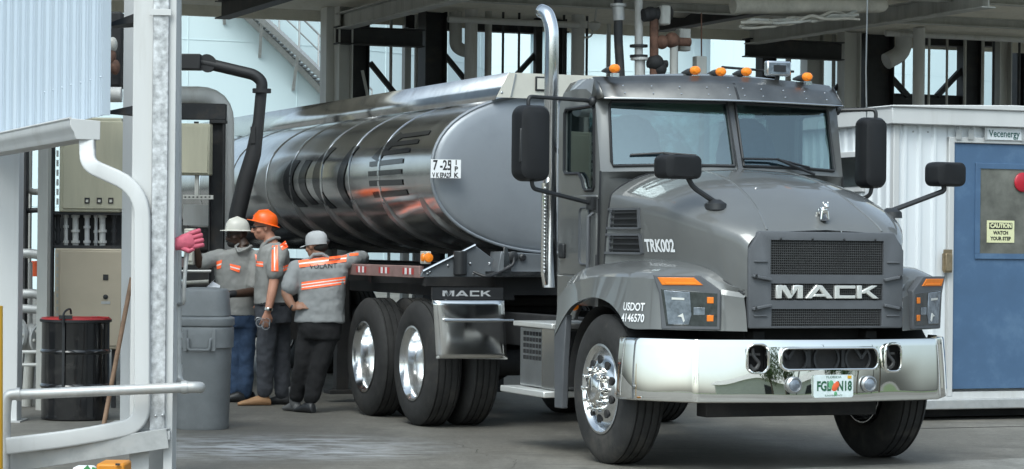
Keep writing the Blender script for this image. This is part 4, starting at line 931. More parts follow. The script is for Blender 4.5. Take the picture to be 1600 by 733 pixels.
# ================================================================== storage tanks and far things
def tank(x, y, r, h, label, stair=False, top=False):
    t = thing('storage_tank', label, 'tank', (x, y, 0))
    m = MB().lathe([(r, 0), (r, h), (r*.6, h+r*.06), (.01, h+r*.09)], (0, 0, 0), (0, 0, 1), 96, False); m.build('shell', tankw, t, 30)
    s = MB()
    for k in range(5): s.ring([(r+.002, h*k/5-.01), (r+.012, h*k/5-.01), (r+.012, h*k/5+.012), (r+.002, h*k/5+.012)], (0, 0, 0), (0, 0, 1), 96)
    for k in range(24):
        a = 2*math.pi*k/24+.1; s.box((r*math.sin(a)-.012, -r*math.cos(a)-.012, 0), (r*math.sin(a)+.012, -r*math.cos(a)+.0, h))
    s.build('weld_seam', tankw, t, 0)
    if top: MB().ring([(r+.06, h-.1), (r+.5, h-.1), (r+.5, h+.0), (r+.06, h+.0)], (0, 0, 0), (0, 0, 1), 64).build('wind_girder', pipe_g, t)
    return t
t1 = tank(-15.0, 90, 14, 13, 'huge white storage tank with outside stair at the upper left')
r = 14; fA = lambda a, z, d=0: Vector(((r+d)*math.sin(a), -(r+d)*math.cos(a), z))
def hitang(px, py):
    a, b = un(px, py); Y = 78
    for _ in range(8): x = a*Y+15.0; Y = 90-math.sqrt(max(1, (r+.5)**2-x*x))
    return math.asin((a*Y+15)/(r+.5)), CAMZ+b*Y
a0, z0 = hitang(386, 16); a1, z1 = hitang(512, 138)
n = 22
zz = lambda k: z0+(z1-z0)*k; aa = lambda k: a0+(a1-a0)*k
ks = [-.4+1.9*i/n for i in range(n+1)]
st = MB()
for d in (.12, .88): st.tube([fA(aa(k), zz(k), d) for k in ks], .14, 4)
for i in range(44): k = -.4+1.9*i/44; st.bar(fA(aa(k), zz(k)+.1, .12), fA(aa(k), zz(k)+.1, .88), .22, .04)
sto = st.build('stair', galvp, t1, 30)
hm = MB(); hm.tube([fA(aa(k), zz(k)+1.15, .9) for k in ks], .035, 6); hm.tube([fA(aa(k), zz(k)+.65, .9) for k in ks], .025, 6)
for i in range(9): k = -.4+1.9*i/8; hm.cyl(fA(aa(k), zz(k), .9), fA(aa(k), zz(k)+1.15, .9), .03, 6)
hm.build('handrail', galvp, sto)
for i in range(5): k = -.3+1.7*i/4; MB().bar(fA(aa(k), zz(k)-.1, .8), fA(aa(k)+.02, zz(k)-1.1, .03), .09, .09).build('bracket', galvp, sto)
zt2 = at(1000, 40, 100).z
tank(at(970, 0, 100).x, 100, 3.6, zt2, 'slim white storage tank with top walkway seen behind the truck cab', top=True)
tank(at(1190, 0, 135).x, 135, 4.5, 12.5, 'white storage tank farthest back between the valves and right frame')
tank(at(1000, 0, 190).x, 190, 30, 22, 'vast white tank added behind the canopy to tone the sky gaps')  # added tank: its even colour stands in for bright sky between columns
tank(at(1500, 0, 150).x, 150, 9, 9.0, 'low wide white storage tank far behind the white cabin')
# ================================================================== white cabin at the right
WY = 3.3
B = lane_thing('site_cabin', 'white ribbed metal site cabin with blue door beside the truck', 'cabin', 0, 0, 0)
cxl = lane(1394, 400, ly=WY).x; zb = lane(1480, 628, ly=WY).z; zf0, zf1 = lane(1394, 194, ly=WY).z, lane(1394, 168, ly=WY).z; xr = lane(1740, 400, ly=WY).x
ribm = whitec
def ribwall(a, d, L, nrm, skip=None, z0=zb, z1=zf0+.02):
    m = MB(); q = []; s = 0; a = Vector(a)
    prof_ = [(0, 0), (.085, 0), (.10, .022), (.125, .022), (.14, 0)]
    k = 0
    while s < L:
        for u_, h_ in prof_: q.append((s+u_, h_))
        s += .15
    q = [(u_, h_) for u_, h_ in q if u_ <= L]+[(L, 0)]
    out = []
    for i, (u_, h_) in enumerate(q):
        if i and abs(u_-q[i-1][0]) < 1e-5: continue
        out.append(a+Vector(d)*u_+Vector(nrm)*h_)
    m.grid([[Vector((p.x, p.y, z)) for p in out] for z in (z0, z1)]); return m
dx0, dx1 = lane(1487, 400, ly=WY).x, lane(1640, 400, ly=WY).x; dz0, dz1 = lane(1490, 608, ly=WY).z, lane(1490, 223, ly=WY).z
MB().box((cxl+.01, WY+.01, zb), (dx0-.01, WY+3.2, zf1-.02)).box((dx0-.01, WY+.12, zb), (xr, WY+3.2, zf1-.02)).box((dx1+.01, WY+.01, zb), (xr, WY+.13, zf1-.02)).box((dx0-.01, WY+.01, dz1+.05), (dx1+.01, WY+.13, zf1-.02)).build('core', whitec, B, 30)
ribwall((cxl, WY, 0), (1, 0, 0), dx0-.07-cxl, (0, -1, 0)).build('wall', ribm, B, 20)
ribwall((cxl, WY+3.2, 0), (0, -1, 0), 3.2, (-1, 0, 0)).build('wall', ribm, B, 20)
ribwall((dx0-.05, WY, 0), (1, 0, 0), dx1-dx0+.1, (0, -1, 0), z0=dz1+.05).build('wall', ribm, B, 20)
ribwall((dx1+.05, WY, 0), (1, 0, 0), xr-dx1-.05, (0, -1, 0)).build('wall', ribm, B, 20)
m = MB().box((cxl-.07, WY-.10, zf0), (xr+.1, WY-.02, zf1)).box((cxl-.07, WY-.02, zf0), (cxl-.0, WY+3.3, zf1)); m.prism([(cxl-.08, zf1), (xr+.1, zf1), (xr+.1, zf1+.03), ((cxl+xr)/2, zf1+.05), (cxl-.08, zf1+.015)], lambda x, z: Vector((x, WY-.12, z)), lambda x, z: Vector((x, WY+3.3, z)))
m.build('roof_trim', white, B, 30, .008)
for a in (cxl-.012,): MB().box((a, WY-.03, zb), (a+.06, WY+.03, zf0)).build('corner_post', white, B, 30, .006)
MB().box((cxl, WY-.03, zb-.01), (xr, WY-.024, zb+.09)).build('base_trim', white, B, 30)
m = MB().box((cxl+.2, WY+.15, .02), (xr, WY+3.0, zb)); m.build('skid', void, B)
MB().box((cxl+.25, WY-.10, .10), (xr, WY+.1, .19)).build('skid_rail', galvp, B, 30, .01)
wx = [lane(px, 270, lx=cxl-.025) for px in (1312, 1344)]; zz0, zz1 = lane(1330, 292, lx=cxl).z, lane(1330, 246, lx=cxl).z
y0w, y1w = wx[1].y, max(wx[0].y, wx[1].y+.4)
f = MB().box((cxl-.04, y0w-.05, zz0-.05), (cxl+.0, y1w+.05, zz1+.05)).build('window', white, B, 30, .006); MB().box((cxl-.046, y0w, zz0), (cxl-.041, y1w, zz1)).build('pane', mat('dark_pane', (.03, .035, .035), .08, .3, .2), f)
# door
for z_ in (.5, 1.2, 1.9): MB().cyl((dx1-.0, WY-.03, zb+z_), (dx1-.0, WY-.03, zb+z_+.1), .014, 10).build('hinge', galvp, B)
for k in range(9):
    for z_ in (zb+.12, zf0-.06):
        if cxl+.11+k*.15 < dx0-.1: MB().ball((cxl+.05+k*.15, WY-.004, z_), .009, 6, 4).build('screw', galvp, B)
fr = MB()
for a, b in (((dx0-.055, WY-.035, zb+.05), (dx0, WY+.05, dz1+.05)), ((dx1, WY-.035, zb+.05), (dx1+.055, WY+.05, dz1+.05)), ((dx0-.055, WY-.033, dz1+.0), (dx1+.055, WY+.05, dz1+.051))): fr.box(a, b)
fr.build('door_frame', white, B, 30, .006)
dr = MB().box((dx0+.005, WY-.01, dz0), (dx1-.005, WY+.04, dz1-.003)).build('door', bluedoor, B, 30, .004)
wa, wb = lane(1529, 396, ly=WY), lane(1638, 266, ly=WY); gx0, gz0, gx1, gz1 = wa.x, wa.z, lane(1604, 300, ly=WY).x+.0, wb.z
m = MB()
for a, b in (((gx0-.05, gz0-.05), (gx1+.05, gz0)), ((gx0-.05, gz1), (gx1+.05, gz1+.05)), ((gx0-.05, gz0), (gx0, gz1)), ((gx1, gz0), (gx1+.05, gz1))): m.box((a[0], WY-.025, a[1]), (b[0], WY-.009, b[1]))
m.build('window_frame', bluedoor, dr, 30, .004)
wgm = mat('wired_pane', (.20, .20, .18), .12, .35, .45, 3.5, coat=.5)
pn = MB().box((gx0, WY-.016, gz0), (gx1, WY-.0115, gz1)).build('pane', wgm, dr)
def onp(px0, py0, px1, py1, d, name, m, par, r=.006):
    a, b = lane(px0, py1, ly=WY-d), lane(px1, py0, ly=WY-d); return MB().box((a.x, WY-d, a.z), (b.x, WY-d+.004, b.z)).build(name, m, par), (a+b)/2, b.x-a.x, b.z-a.z
yel = mat('caution_sticker', (.66, .66, .40), .5, 0, .06)
s_, c, w, h = onp(1542, 345, 1585, 379, .022, 'caution_sticker', yel, dr)
MB().box((c.x-w*.42, WY-.0245, c.z+h*.12), (c.x+w*.42, WY-.0222, c.z+h*.40)).build('black_band', ktext, s_)
text('CAUTION', h*.27, 'lettering', yel, s_, lambda x, y, z: Vector((c.x+x, WY-.0262, c.z+h*.26+y)), sx=.92, bold=.003)
text('WATCH', h*.22, 'lettering', ktext, s_, lambda x, y, z: Vector((c.x+x, WY-.0235, c.z-h*.06+y)), sx=.95, bold=.002)
text('YOUR STEP', h*.22, 'lettering', ktext, s_, lambda x, y, z: Vector((c.x+x, WY-.0235, c.z-h*.32+y)), sx=.95, bold=.002)
c = lane(1598, 285, ly=WY-.03); MB().ball(c, (.088, .02, .088), 28, 12).build('red_disc', mat('red_disc_paint', (.42, .015, .03), .3, 0, .1), dr)
s_, c, w, h = onp(1540, 201, 1598, 218, .05, 'name_sign', whitec, B)
text('Vecenergy', h*.82, 'lettering', mat('dark_green_lettering', (.02, .09, .08), .5), s_, lambda x, y, z: Vector((c.x+x, WY-.053, c.z+y)), sx=.86, bold=.001)
for sx in (-1, 1): MB().box((c.x+sx*w*.5-.012, WY-.056, c.z-h*.55), (c.x+sx*w*.5+.012, WY-.046, c.z+h*.55)).build('sign_bracket', galvp, s_)
lk = onp(1474, 390, 1488, 426, .07, 'latch', mat('brass_latch', (.28, .22, .14), .5, .6, .3, 12), B)[0]
a, b = lane(1476, 424, ly=WY-.07), lane(1487, 396, ly=WY-.07); MB().box((a.x, WY-.09, a.z), (b.x, WY-.02, b.z)).build('latch_body', MATS['brass_latch'], lk, 30, .008)
for px in (1494, 1513):
    onp(px, 203, px+9, 218, .045, 'wall_bracket', galvp, B)
# ================================================================== near shed at the left
PY = 16.0
SH = thing('shed', 'near shed corner with pale blue cladding, gutter and white post', 'shed', at(240, 733, PY).to_tuple()[:2]+(0,))
S0 = Vector(SH.location)
def sb(mb, name, m, par=None, smooth=30, bevel=0, solid=0):
    mb.v = [v-S0 for v in mb.v]; return mb.build(name, m, par or SH, smooth, bevel, 2, solid)
def wb(px0, px1, Y, dep, z0, z1, m=None):
    a, b = at(px0, 400, Y), at(px1, 400, Y); return (m or MB()).box((a.x, Y, z0), (b.x, Y+dep, z1))
ZT = 4.2
# white H post: broad back flange, web and front channel
m = wb(205, 236, PY+.03, .012, 0, ZT); wb(208, 272, PY+.22, .014, 0, ZT, m); wb(258, 272, PY+.02, .20, 0, ZT, m); sb(m, 'post', white, bevel=.002)
m = wb(236, 260, PY-.01, .03, at(0, 675, PY).z, ZT); gp_ = sb(m, 'cover_strip', galv, bevel=.004)
m = wb(230, 264, PY-.022, .012, at(0, 22, PY).z, at(0, 12, PY).z); sb(m, 'strap', white, bevel=.002)
m = wb(230, 268, PY-.022, .012, at(0, 682, PY).z, at(0, 674, PY).z); wb(263, 268, PY-.03, .05, at(0, 684, PY).z, at(0, 670, PY).z, m); sb(m, 'strap', white, bevel=.002)
m = MB()
for px, py in ((243, 650), (254, 649), (249, 678), (264, 677)): m.ball(at(px, py, PY-.024), (.009, .006, .009), 8, 6)
sb(m, 'bolt', alum2)
# cladding wall along the lane
c0 = at(165, 170, PY+.2); bot0 = at(165, 180, PY+.2).z
prof_ = [(0, 0), (.03, 0), (.045, .02), (.075, .02), (.09, 0), (.16, 0), (.17, .006), (.185, .006), (.195, 0), (.255, 0), (.265, .006), (.28, .006), (.29, 0)]
q = []; s = 0
while s < 6: q += [(s+u_, h_) for u_, h_ in prof_]; s += .305
rows = [[Vector((c0.x, c0.y, 0))+V*u_-U*h_+Vector((0, 0, z)) for u_, h_ in q] for z in (bot0, bot0+2.6)]
sb(MB().grid(rows), 'cladding', bluecl, smooth=0, solid=.004)
m = MB(); m.bar(Vector((c0.x, c0.y, bot0))-V*.01, Vector((c0.x, c0.y, bot0+2.6))-V*.01, .05, .03, tuple(V)); sb(m, 'corner_flashing', bluecl)
m = MB()
for k in range(7):
    for z in (.25, .95, 1.6): m.ball(Vector((c0.x, c0.y, bot0+z))+V*(.06+k*.305)-U*.022, .008, 6, 4)
sb(m, 'screw', bluecl)
# gutter (K profile) along the wall foot
g0 = at(157, 189, PY+.1); h = at(157, 189, PY).z-at(157, 219, PY).z
kp = [(0, 0), (-.195, .012), (-.197, -.03), (-.188, -.055), (-.172, -.075), (-.166, -.10), (-.155, -h), (0, -h)]
ring = lambda t: [g0+U*x+Vector((0, 0, z))+V*t for x, z in kp]
gut = sb(MB().loft([ring(0), ring(6)]), 'gutter', white, bevel=.004)
m = MB(); m.tube([g0-U*.195+Vector((0, 0, .012))+V*t for t in (0, 6)], .009, 6); sb(m, 'gutter_lip', white)
# downspout
def sweep(pts, w, d, corr=0):
    m = MB(); pts = [Vector(p) for p in pts]; n = len(pts); rg = []
    P = rrect(w, d, .014, 3)
    for i, p in enumerate(pts):
        t = (pts[min(i+1, n-1)]-pts[max(i-1, 0)]).normalized(); a = t.cross(Vector((0, 1, 0))).normalized(); b = Vector((0, 1, 0)); k = 1+(corr if corr and i % 2 else 0)
        rg.append([p+a*x*k+b*y*k for x, y in P])
    return m.loft(rg)
DY = PY-.02
top = [at(136, 212, DY+.15), at(137, 245, DY+.1), at(152, 268, DY+.05), at(205, 293, DY)]
mid = [at(225, 318, DY), at(224, 640, DY)]
sp_ = fillet([top[0], top[1]*.5+top[0]*.5, at(138, 258, DY+.06), at(223, 296, DY), at(223, 600, DY)], .22, 14)
sb(sweep(sp_, .098, .075, .035), 'downspout', white)
sb(sweep([at(223, 452, DY), at(223, 640, DY)], .10, .078), 'downspout', white)
sb(sweep(fillet([at(223, 600, DY-.001), at(222, 664, DY), at(120, 684, DY-.12), at(12, 697, DY-.3)], .20, 14), .104, .08, .02), 'downspout', white)
for py in (375, 600): m = wb(208, 240, PY-.07, .012, at(0, py+5, PY).z, at(0, py-5, PY).z)
# brackets between wall and post
for y0, y1, tip in ((163, 178, 218), (18, 42, 218)):
    a, b, c, d = at(165, y1, PY+.5), at(165, y1-4, PY+.5), at(tip, y0, PY+.15), at(tip, y0+16, PY+.15)
    o = MB().add([a, b, c, d, a+Vector((0, .25, .01)), b+Vector((0, .25, .01)), c+Vector((0, .35, .0)), d+Vector((0, .35, .0))], [(0, 1, 2, 3), (7, 6, 5, 4), (0, 4, 5, 1), (1, 5, 6, 2), (2, 6, 7, 3), (3, 7, 4, 0)])
    sb(o, 'shelf_bracket', steel_d)
# sloping angle at the foot
m = MB(); a, b = at(5, 724, PY-.2), at(262, 685, PY-.04); m.bar(a, b, .01, .125, (0, 0, 1)); m.bar(a+Vector((0, .06, .063)), b+Vector((0, .06, .063)), .12, .008, (0, 0, 1)); sb(m, 'sloping_angle', galvp, bevel=.002)
# far white post of the shed
fp_ = thing('shed_post', 'broad white post standing behind the pipe rail at the left edge', 'post', at(10, 400, 20.8).to_tuple()[:2]+(0,))
a, b = at(-22, 400, 20.8), at(29, 400, 20.8); z1 = at(10, 225, 20.8).z
MB().box((a.x, 20.8, 0), (b.x, 21.0, z1+.3)).xf(Matrix.Translation(-fp_.location)).build('post', white, fp_, 30, .006)
MB().box((a.x-.05, 20.72, 0), (b.x+.04, 21.08, .012)).xf(Matrix.Translation(-fp_.location)).build('base_plate', galvp, fp_)
a, b = at(190, 400, 20.7), at(216, 400, 20.7); wc_ = thing('shed_post', 'white post rising behind the downspout with the wooden handle leaning on it', 'post', ((a.x+b.x)/2, 20.7, 0))
MB().ibeam((0, .1, 0), (0, .1, 4.3), .2, b.x-a.x, .014, (1, 0, 0)).build('post', white, wc_, 30); MB().box((-.15, -.04, 0), (.15, .26, .012)).build('base_plate', galvp, wc_); MB().box((a.x-wc_.location.x, -.004, 0), (b.x-wc_.location.x, .006, 4.3)).build('front_flange', white, wc_)
# ---- free standing bits near the post
def wthing(mb, name, m, label, cat, group=None, bevel=0, smooth=40, base=None):
    c = base or Vector((sum(v.x for v in mb.v)/len(mb.v), sum(v.y for v in mb.v)/len(mb.v), min(v.z for v in mb.v)))
    mb.v = [v-c for v in mb.v]; o = mb.build(name, m, None, smooth, bevel); o.location = c; return tag(o, label, cat, group)
def wpart(mb, name, m, par, bevel=0, smooth=40): mb.v = [v-Vector(par.location) for v in mb.v]; return mb.build(name, m, par, smooth, bevel)
cd = wthing(MB().cyl(at(278, 590, PY+.25)*1, at(278, -60, PY+.25), .024, 14), 'conduit', galvp, 'grey vertical conduit running up beside the white post', 'conduit')
wpart(MB().cyl(at(278, 528, PY+.25), at(278, 520, PY+.25), .032, 12), 'coupling', galvp, cd); wpart(MB().tube(fillet([at(278, 570, PY+.25), at(279, 598, PY+.25), at(296, 604, PY+.05)], .06), .03, 12), 'elbow', galvp, cd)
RY = PY-.25
pr = wthing(MB().tube([at(20, 617, RY-.05), at(300, 605, RY+.1)], .033, 20), 'pipe_rail', galvp, 'grey pipe rail with elbows crossing before the black drum', 'rail')
for P in ([at(30, 616, RY-.045), at(11, 617, RY-.05), at(8, 640, RY-.05), at(7, 740, RY-.05)], [at(286, 605.5, RY+.09), at(312, 605, RY+.1), at(313, 606, RY+.25), at(312, 606, RY+.4)]):
    wpart(MB().tube(fillet(P, .06), .036, 16), 'elbow', galvp, pr)
    wpart(MB().cyl(P[0]-(P[1]-P[0])*.1, P[0]+(P[1]-P[0])*.25, .042, 18), 'coupling', galvp, pr)
wthing(MB().cyl(at(-7, 745, 15.4), at(-7, 478, 15.4), .045, 20), 'guard_post', yellow, 'yellow guard post cut by the left picture edge', 'post')
# yellow gear at the bottom edge
orb = wthing(MB().box(at(150, 745, 15.2)+Vector((0, 0, -.12)), at(194, 725, 15.2)+Vector((0, .3, 0))), 'tote_box', orange, 'orange plastic box at the foot of the white post', 'box', bevel=.015)
wpart(MB().box(at(181, 727, 15.19)+Vector((0, -.02, 0)), at(188, 724, 15.19)), 'clip', black, orb)
yg = wthing(MB().ball(at(78, 754, 15.1), (.15, .12, .08)), 'product_sack', yellow, 'yellow and white sack lying under the sloping angle', 'sack')
a, b = at(112, 746, 15.0), at(148, 729, 15.05); wpart(MB().box(a-Vector((0, 0, .1)), b+Vector((0, .1, 0))), 'white_side', wtext, yg, .02); wpart(MB().bar(at(128, 741, 14.99), at(140, 731, 14.99), .04, .012, (0, 1, 0)).bar(at(144, 741, 14.99), at(148, 731, 14.99), .03, .012, (0, 1, 0)), 'green_stripe', mat('green_print', (.05, .22, .07), .5), yg)
# ---- black drum
db = gp(117, 655); db = Vector((at(117, 655, 21.2).x, 21.2, 0))
D = thing('oil_drum', 'glossy black steel drum with red lid and closing ring', 'drum', db)
rD = .285; pf_ = [(rD-.02, 0), (rD, .012), (rD, .27)]+[(rD+.012*math.sin(math.pi*k/4), .27+.04*k/4) for k in range(5)]+[(rD, .56)]+[(rD+.012*math.sin(math.pi*k/4), .56+.04*k/4) for k in range(5)]+[(rD, .82), (rD+.004, .84)]
MB().lathe(pf_, (0, 0, 0), (0, 0, 1), 56).build('drum_body', drumm, D, 25)
MB().lathe([(rD+.012, .835), (rD+.014, .852), (rD+.002, .866), (rD-.03, .862), (rD-.05, .848), (.001, .85)], (0, 0, 0), (0, 0, 1), 56).build('lid', redlid, D, 30)
MB().ring([(rD+.004, .825), (rD+.018, .83), (rD+.018, .85), (rD+.004, .846)], (0, 0, 0), (0, 0, 1), 56).build('closing_ring', black, D)
m = MB(); m.bar((-.05, -rD-.015, .84), (-.05, -rD-.012, .25), .022, .008); m.tube(fillet([(-.05, -rD-.02, .80), (-.05, -rD-.03, .92), (0.0, -rD+.02, .95), (.0, -rD+.05, .90)], .05), .009, 8); m.bar((-.09, -rD-.012, .875), (.02, -rD, .875), .03, .03); m.build('lever_clamp', black, D)
MB().tube([(.12, .1, .868), (.2, -.08, .872), (.3, -.12, .87)], .008, 6).build('drum_wrench', redlid, D)
# ---- waste bin
bb = Vector((at(316, 660, 20.3).x, 20.3, 0))
W = thing('waste_bin', 'large grey plastic waste bin with domed square lid', 'bin', bb)
sc_ = 20.3/FPX
def sq(r, z, e=.5, n=40): return [Vector((r*math.copysign(abs(math.cos(a))**e, math.cos(a)), r*math.copysign(abs(math.sin(a))**e, math.sin(a)), z)) for a in [2*math.pi*(j+.5)/n for j in range(n)]]
zc = lambda py: max(0, at(316, py, 20.1).z)
z668, z525, z500, z455 = 0.0, zc(525), zc(498), zc(452)
MB().loft([sq(.205, .0, .8), sq(.214, .02, .8), sq(.232, z525-.03, .8), sq(.238, z525, .8)]).build('bin_body', canp, W, 40)
MB().loft([sq(.243, z525-.10, .7), sq(.246, z525, .7), sq(.246, z525+.06, .7), sq(.236, z525+.075, .7)]).build('rim_skirt', canp, W, 40, .006)
MB().loft([sq(.246, z525+.076, .7), sq(.252, z525+.09, .7), sq(.250, z525+.14, .7), sq(.222, z525+.155, .6)]).build('lid_collar', canp, W, 40, .006)
MB().loft([sq(.219, z525+.156, .55), sq(.212, z500+.1, .55), sq(.203, z455-.03, .55), sq(.19, z455, .55), sq(.1, z455+.012, .55)]).build('lid', canp, W, 40, .008)
m = MB(); m.tube(fillet([(-.10, -.235, z525-.02), (-.09, -.265, z525-.03), (-.085, -.265, z525-.11), (.085, -.265, z525-.11), (.09, -.265, z525-.03), (.10, -.235, z525-.02)], .02), .012, 8); m.box((-.13, -.252, z525-.12), (-.10, -.22, z525+.05)); m.box((.10, -.252, z525-.12), (.13, -.22, z525+.05)); m.build('grip', canp, W, 40)
wthing(MB().tube([at(355, 500, 21.4), at(355, 455, 21.4)], .018, 10).cyl(at(355, 668, 21.4)+Vector((0, 0, .0)), at(355, 500, 21.4), .012, 8), 'yellow_pole', yellow, 'yellow pole end showing behind the grey waste bin', 'pole')
# ---- broom and glove
a = at(162, 666, 20.35); a.z = .012; b = at(206, 434, 20.62); 
wthing(MB().tube([a, b], .019, 10), 'broom_handle', wood, 'worn brown wooden handle leaning beside the black drum', 'handle')
GY = 16.12
st_ = wthing(MB().tube(fillet([at(279, 476, PY+.25), at(287, 474, GY+.02), at(288, 440, GY), at(291, 405, GY), at(296, 380, GY)], .04), .014, 10), 'glove_hook', galvp, 'bent grey hook on the conduit that carries the pink glove', 'hook')
m = MB(); gA, gB = at(270, 383, GY-.03), at(316, 371, GY-.03); ax = (gB-gA).normalized(); up = Vector((0, 0, 1)); L = (gB-gA).length
def oval(t, w, h_, dz=0): 
    c = gA.lerp(gB, t)+Vector((0, 0, dz)); n_ = ax.cross(Vector((0, 1, 0))).normalized()
    return [c+n_*w*math.cos(a_)+Vector((0, 1, 0))*h_*math.sin(a_) for a_ in [2*math.pi*j/16 for j in range(16)]]
m.loft([oval(-.02, .034, .03), oval(.1, .040, .034), oval(.35, .050, .032), oval(.6, .056, .026), oval(.72, .054, .018)])
for i, (d0, ln) in enumerate(((-.043, .22), (-.0145, .26), (.0145, .27), (.043, .24))):
    n_ = ax.cross(Vector((0, 1, 0))).normalized(); p = gA.lerp(gB, .62)+n_*d0; q_ = gA.lerp(gB, .80+ln*.75)+n_*(d0*1.1)+Vector((0, -.002*i, -.0)); m.tube([p, p.lerp(q_, .6), q_, q_+ax*.008], .015, 10, radii=[.016, .0158, .0155, .009])
n_ = ax.cross(Vector((0, 1, 0))).normalized(); m.tube([gA.lerp(gB, .25)-n_*.03, gA.lerp(gB, .5)-n_*.065+Vector((0, -.03, 0)), gA.lerp(gB, .66)-n_*.06+Vector((0, -.04, 0))], .016, 10, radii=[.018, .016, .011])
gl = wthing(m, 'rubber_glove', pink, 'pink rubber glove hung on the hook beside the white post', 'glove', smooth=60)
wpart(MB().loft([oval(-.06, .038, .034), oval(-.0, .040, .036), oval(.03, .042, .036)]), 'cuff', MATS['cream_panel'], gl)
# ================================================================== metering skid behind the drum
CY = 22.6
def wbox(px0, py0, px1, py1, Y, dep, m=None):
    a, b = at(px0, py1, Y), at(px1, py0, Y); return (m or MB()).box((a.x, Y, a.z), (b.x, Y+dep, b.z))
c1 = wthing(wbox(92, 184, 190, 331, CY, .3), 'control_cabinet', beige, 'upper olive beige cabinet with three small square windows', 'cabinet', bevel=.012)
wpart(wbox(98, 190, 196, 326, CY-.012, .012), 'door', beige, c1, .006)
for px in (136, 155, 173):
    w_ = wpart(wbox(px-4, 309, px+4, 318, CY-.02, .01), 'window', steel_d, c1); o = wpart(wbox(px-2, 312, px+2, 316, CY-.023, .004), 'pane', MATS['cream_panel'], c1)
m = MB()
for k in range(9): wbox(88, 190+k*15, 91, 200+k*15, CY-.005, .02, m)
wpart(m, 'hinge', steel_g, c1)
c2 = wthing(wbox(84, 389, 190, 545, CY, .35), 'control_cabinet', mat('tan_cabinet', (.48, .41, .31), .4, .15, .06, 3), 'lower tan steel cabinet with round lock behind the black drum', 'cabinet', bevel=.012)
wpart(wbox(93, 393, 190, 540, CY-.012, .012), 'door', MATS['tan_cabinet'], c2, .006)
wpart(wbox(161, 429, 169, 438, CY-.02, .01), 'window', steel_d, c2); wpart(MB().lathe([(.022, 0), (.022, .012), (.01, .018)], at(165, 464, CY-.012), (0, -1, 0), 16), 'lock', steel_d, c2); wpart(wbox(158, 471, 172, 475, CY-.016, .005), 'label_plate', alum2, c2)
m = MB()
for k in range(14): wbox(88, 396+k*10.4, 91, 402+k*10.4, CY-.006, .02, m)
wpart(m, 'hinge', steel_g, c2)
for px in (97, 180): wpart(MB().box(at(px-3, 545, CY+.1), at(px+3, 540, CY+.16)).box((at(px-3, 0, CY).x, CY+.1, 0), (at(px+3, 0, CY).x, CY+.16, at(px, 545, CY).z)), 'leg', steel_d, c2)
# conduits and fittings between the cabinets
random.seed(5)
for i, (px, w_, col) in enumerate(((90, 9, steel_d), (103, 8, pipe_g), (118, 12, pipe_g), (136, 10, white), (150, 7, galvp), (160, 12, pipe_g), (178, 8, steel_d))):
    r_ = w_*CY/FPX/2; a, b = at(px, 390, CY+.12), at(px, 331, CY+.12)
    o = wthing(MB().cyl(a, b, r_*.8, 14), 'conduit_fitting', col, ['dark conduit at the left between the two cabinets', 'slim grey conduit second from left between the cabinets', 'broad grey flanged fitting third from left between the cabinets', 'white fitting in the middle between the cabinets', 'thin galvanised conduit right of the white fitting', 'broad grey fitting second from right between the cabinets', 'dark conduit at the right between the two cabinets'][i], 'fitting', 'conduit fittings between the cabinets')
    for py in (340, 352+random.randint(0, 12), 380): wpart(MB().cyl(at(px, py, CY+.12), at(px, py-4, CY+.12), r_*1.15, 14), 'collar', col, o)
wthing(wbox(80, 333, 190, 388, CY+.3, .05), 'backing_panel', steel_d, 'dark backing panel behind the fittings between the cabinets', 'panel')
for py, lab in ((333, 'upper dark rail carrying the fittings under the olive cabinet'), (386, 'lower dark rail carrying the fittings above the tan cabinet')):
    wthing(wbox(80, py-2, 190, py+2, CY+.02, .05), 'support_rail', steel_d, lab, 'rail')
ps = wthing(MB().box((at(62, 0, CY-.3).x, CY-.3, 0), (at(78, 0, CY-.3).x, CY-.15, 2.9)), 'support_post', steel_g, 'grey steel post left of the two cabinets', 'post')
wthing(MB().box((at(76, 0, CY).x, CY, 0), (at(86, 0, CY).x, CY+.1, 2.9)), 'support_post', steel_d, 'dark steel post touching the left side of the cabinets', 'post')
wthing(MB().box((at(31, 0, CY+.6).x, CY+.6, 0), (at(43, 0, CY+.6).x, CY+.75, 2.9)), 'support_post', steel_d, 'dark steel post next to the broad white shed post', 'post')
wthing(MB().box((at(44, 0, CY+1).x, CY+1, 0), (at(50, 0, CY+1).x, CY+1.1, 2.9)), 'support_post', steel_g, 'thin grey post between the dark post and white pipes', 'post')
def wpipe(pts, w_, Y, m, label, name='process_pipe', rad=.1, group=None):
    r_ = w_*Y/FPX/2; return wthing(MB().tube(fillet([at(*p, Y) for p in pts], rad), r_, 16), name, m, label, 'pipe', group, smooth=50)
wpipe([(25, 396), (50, 396), (68, 400)], 15, CY+.4, galvp, 'pale short horizontal pipe highest of three by the white shed post')
wpipe([(25, 459), (58, 459), (72, 468)], 15, CY+.4, galvp, 'pale horizontal pipe in the middle of three by the shed post')
wpipe([(25, 482), (72, 484)], 14, CY+.3, galvp, 'pale horizontal pipe lowest of three above the flange valve')
wpipe([(44, 235), (44, 300), (66, 300)], 10, CY+.8, steel_g, 'thin bent dark pipe high beside the shed post')
wpipe([(30, 330), (66, 328)], 8, CY+.7, steel_d, 'thin dark crossing pipe above the pale pipes', rad=.05)
wpipe([(45, 410), (45, 560)], 12, CY+.9, pipe_g, 'vertical pale pipe behind the flange valve')
v = wthing(MB().ball(at(48, 528, CY+.2), .13), 'flange_valve', galvp, 'pale flanged valve low between shed post and drum', 'valve')
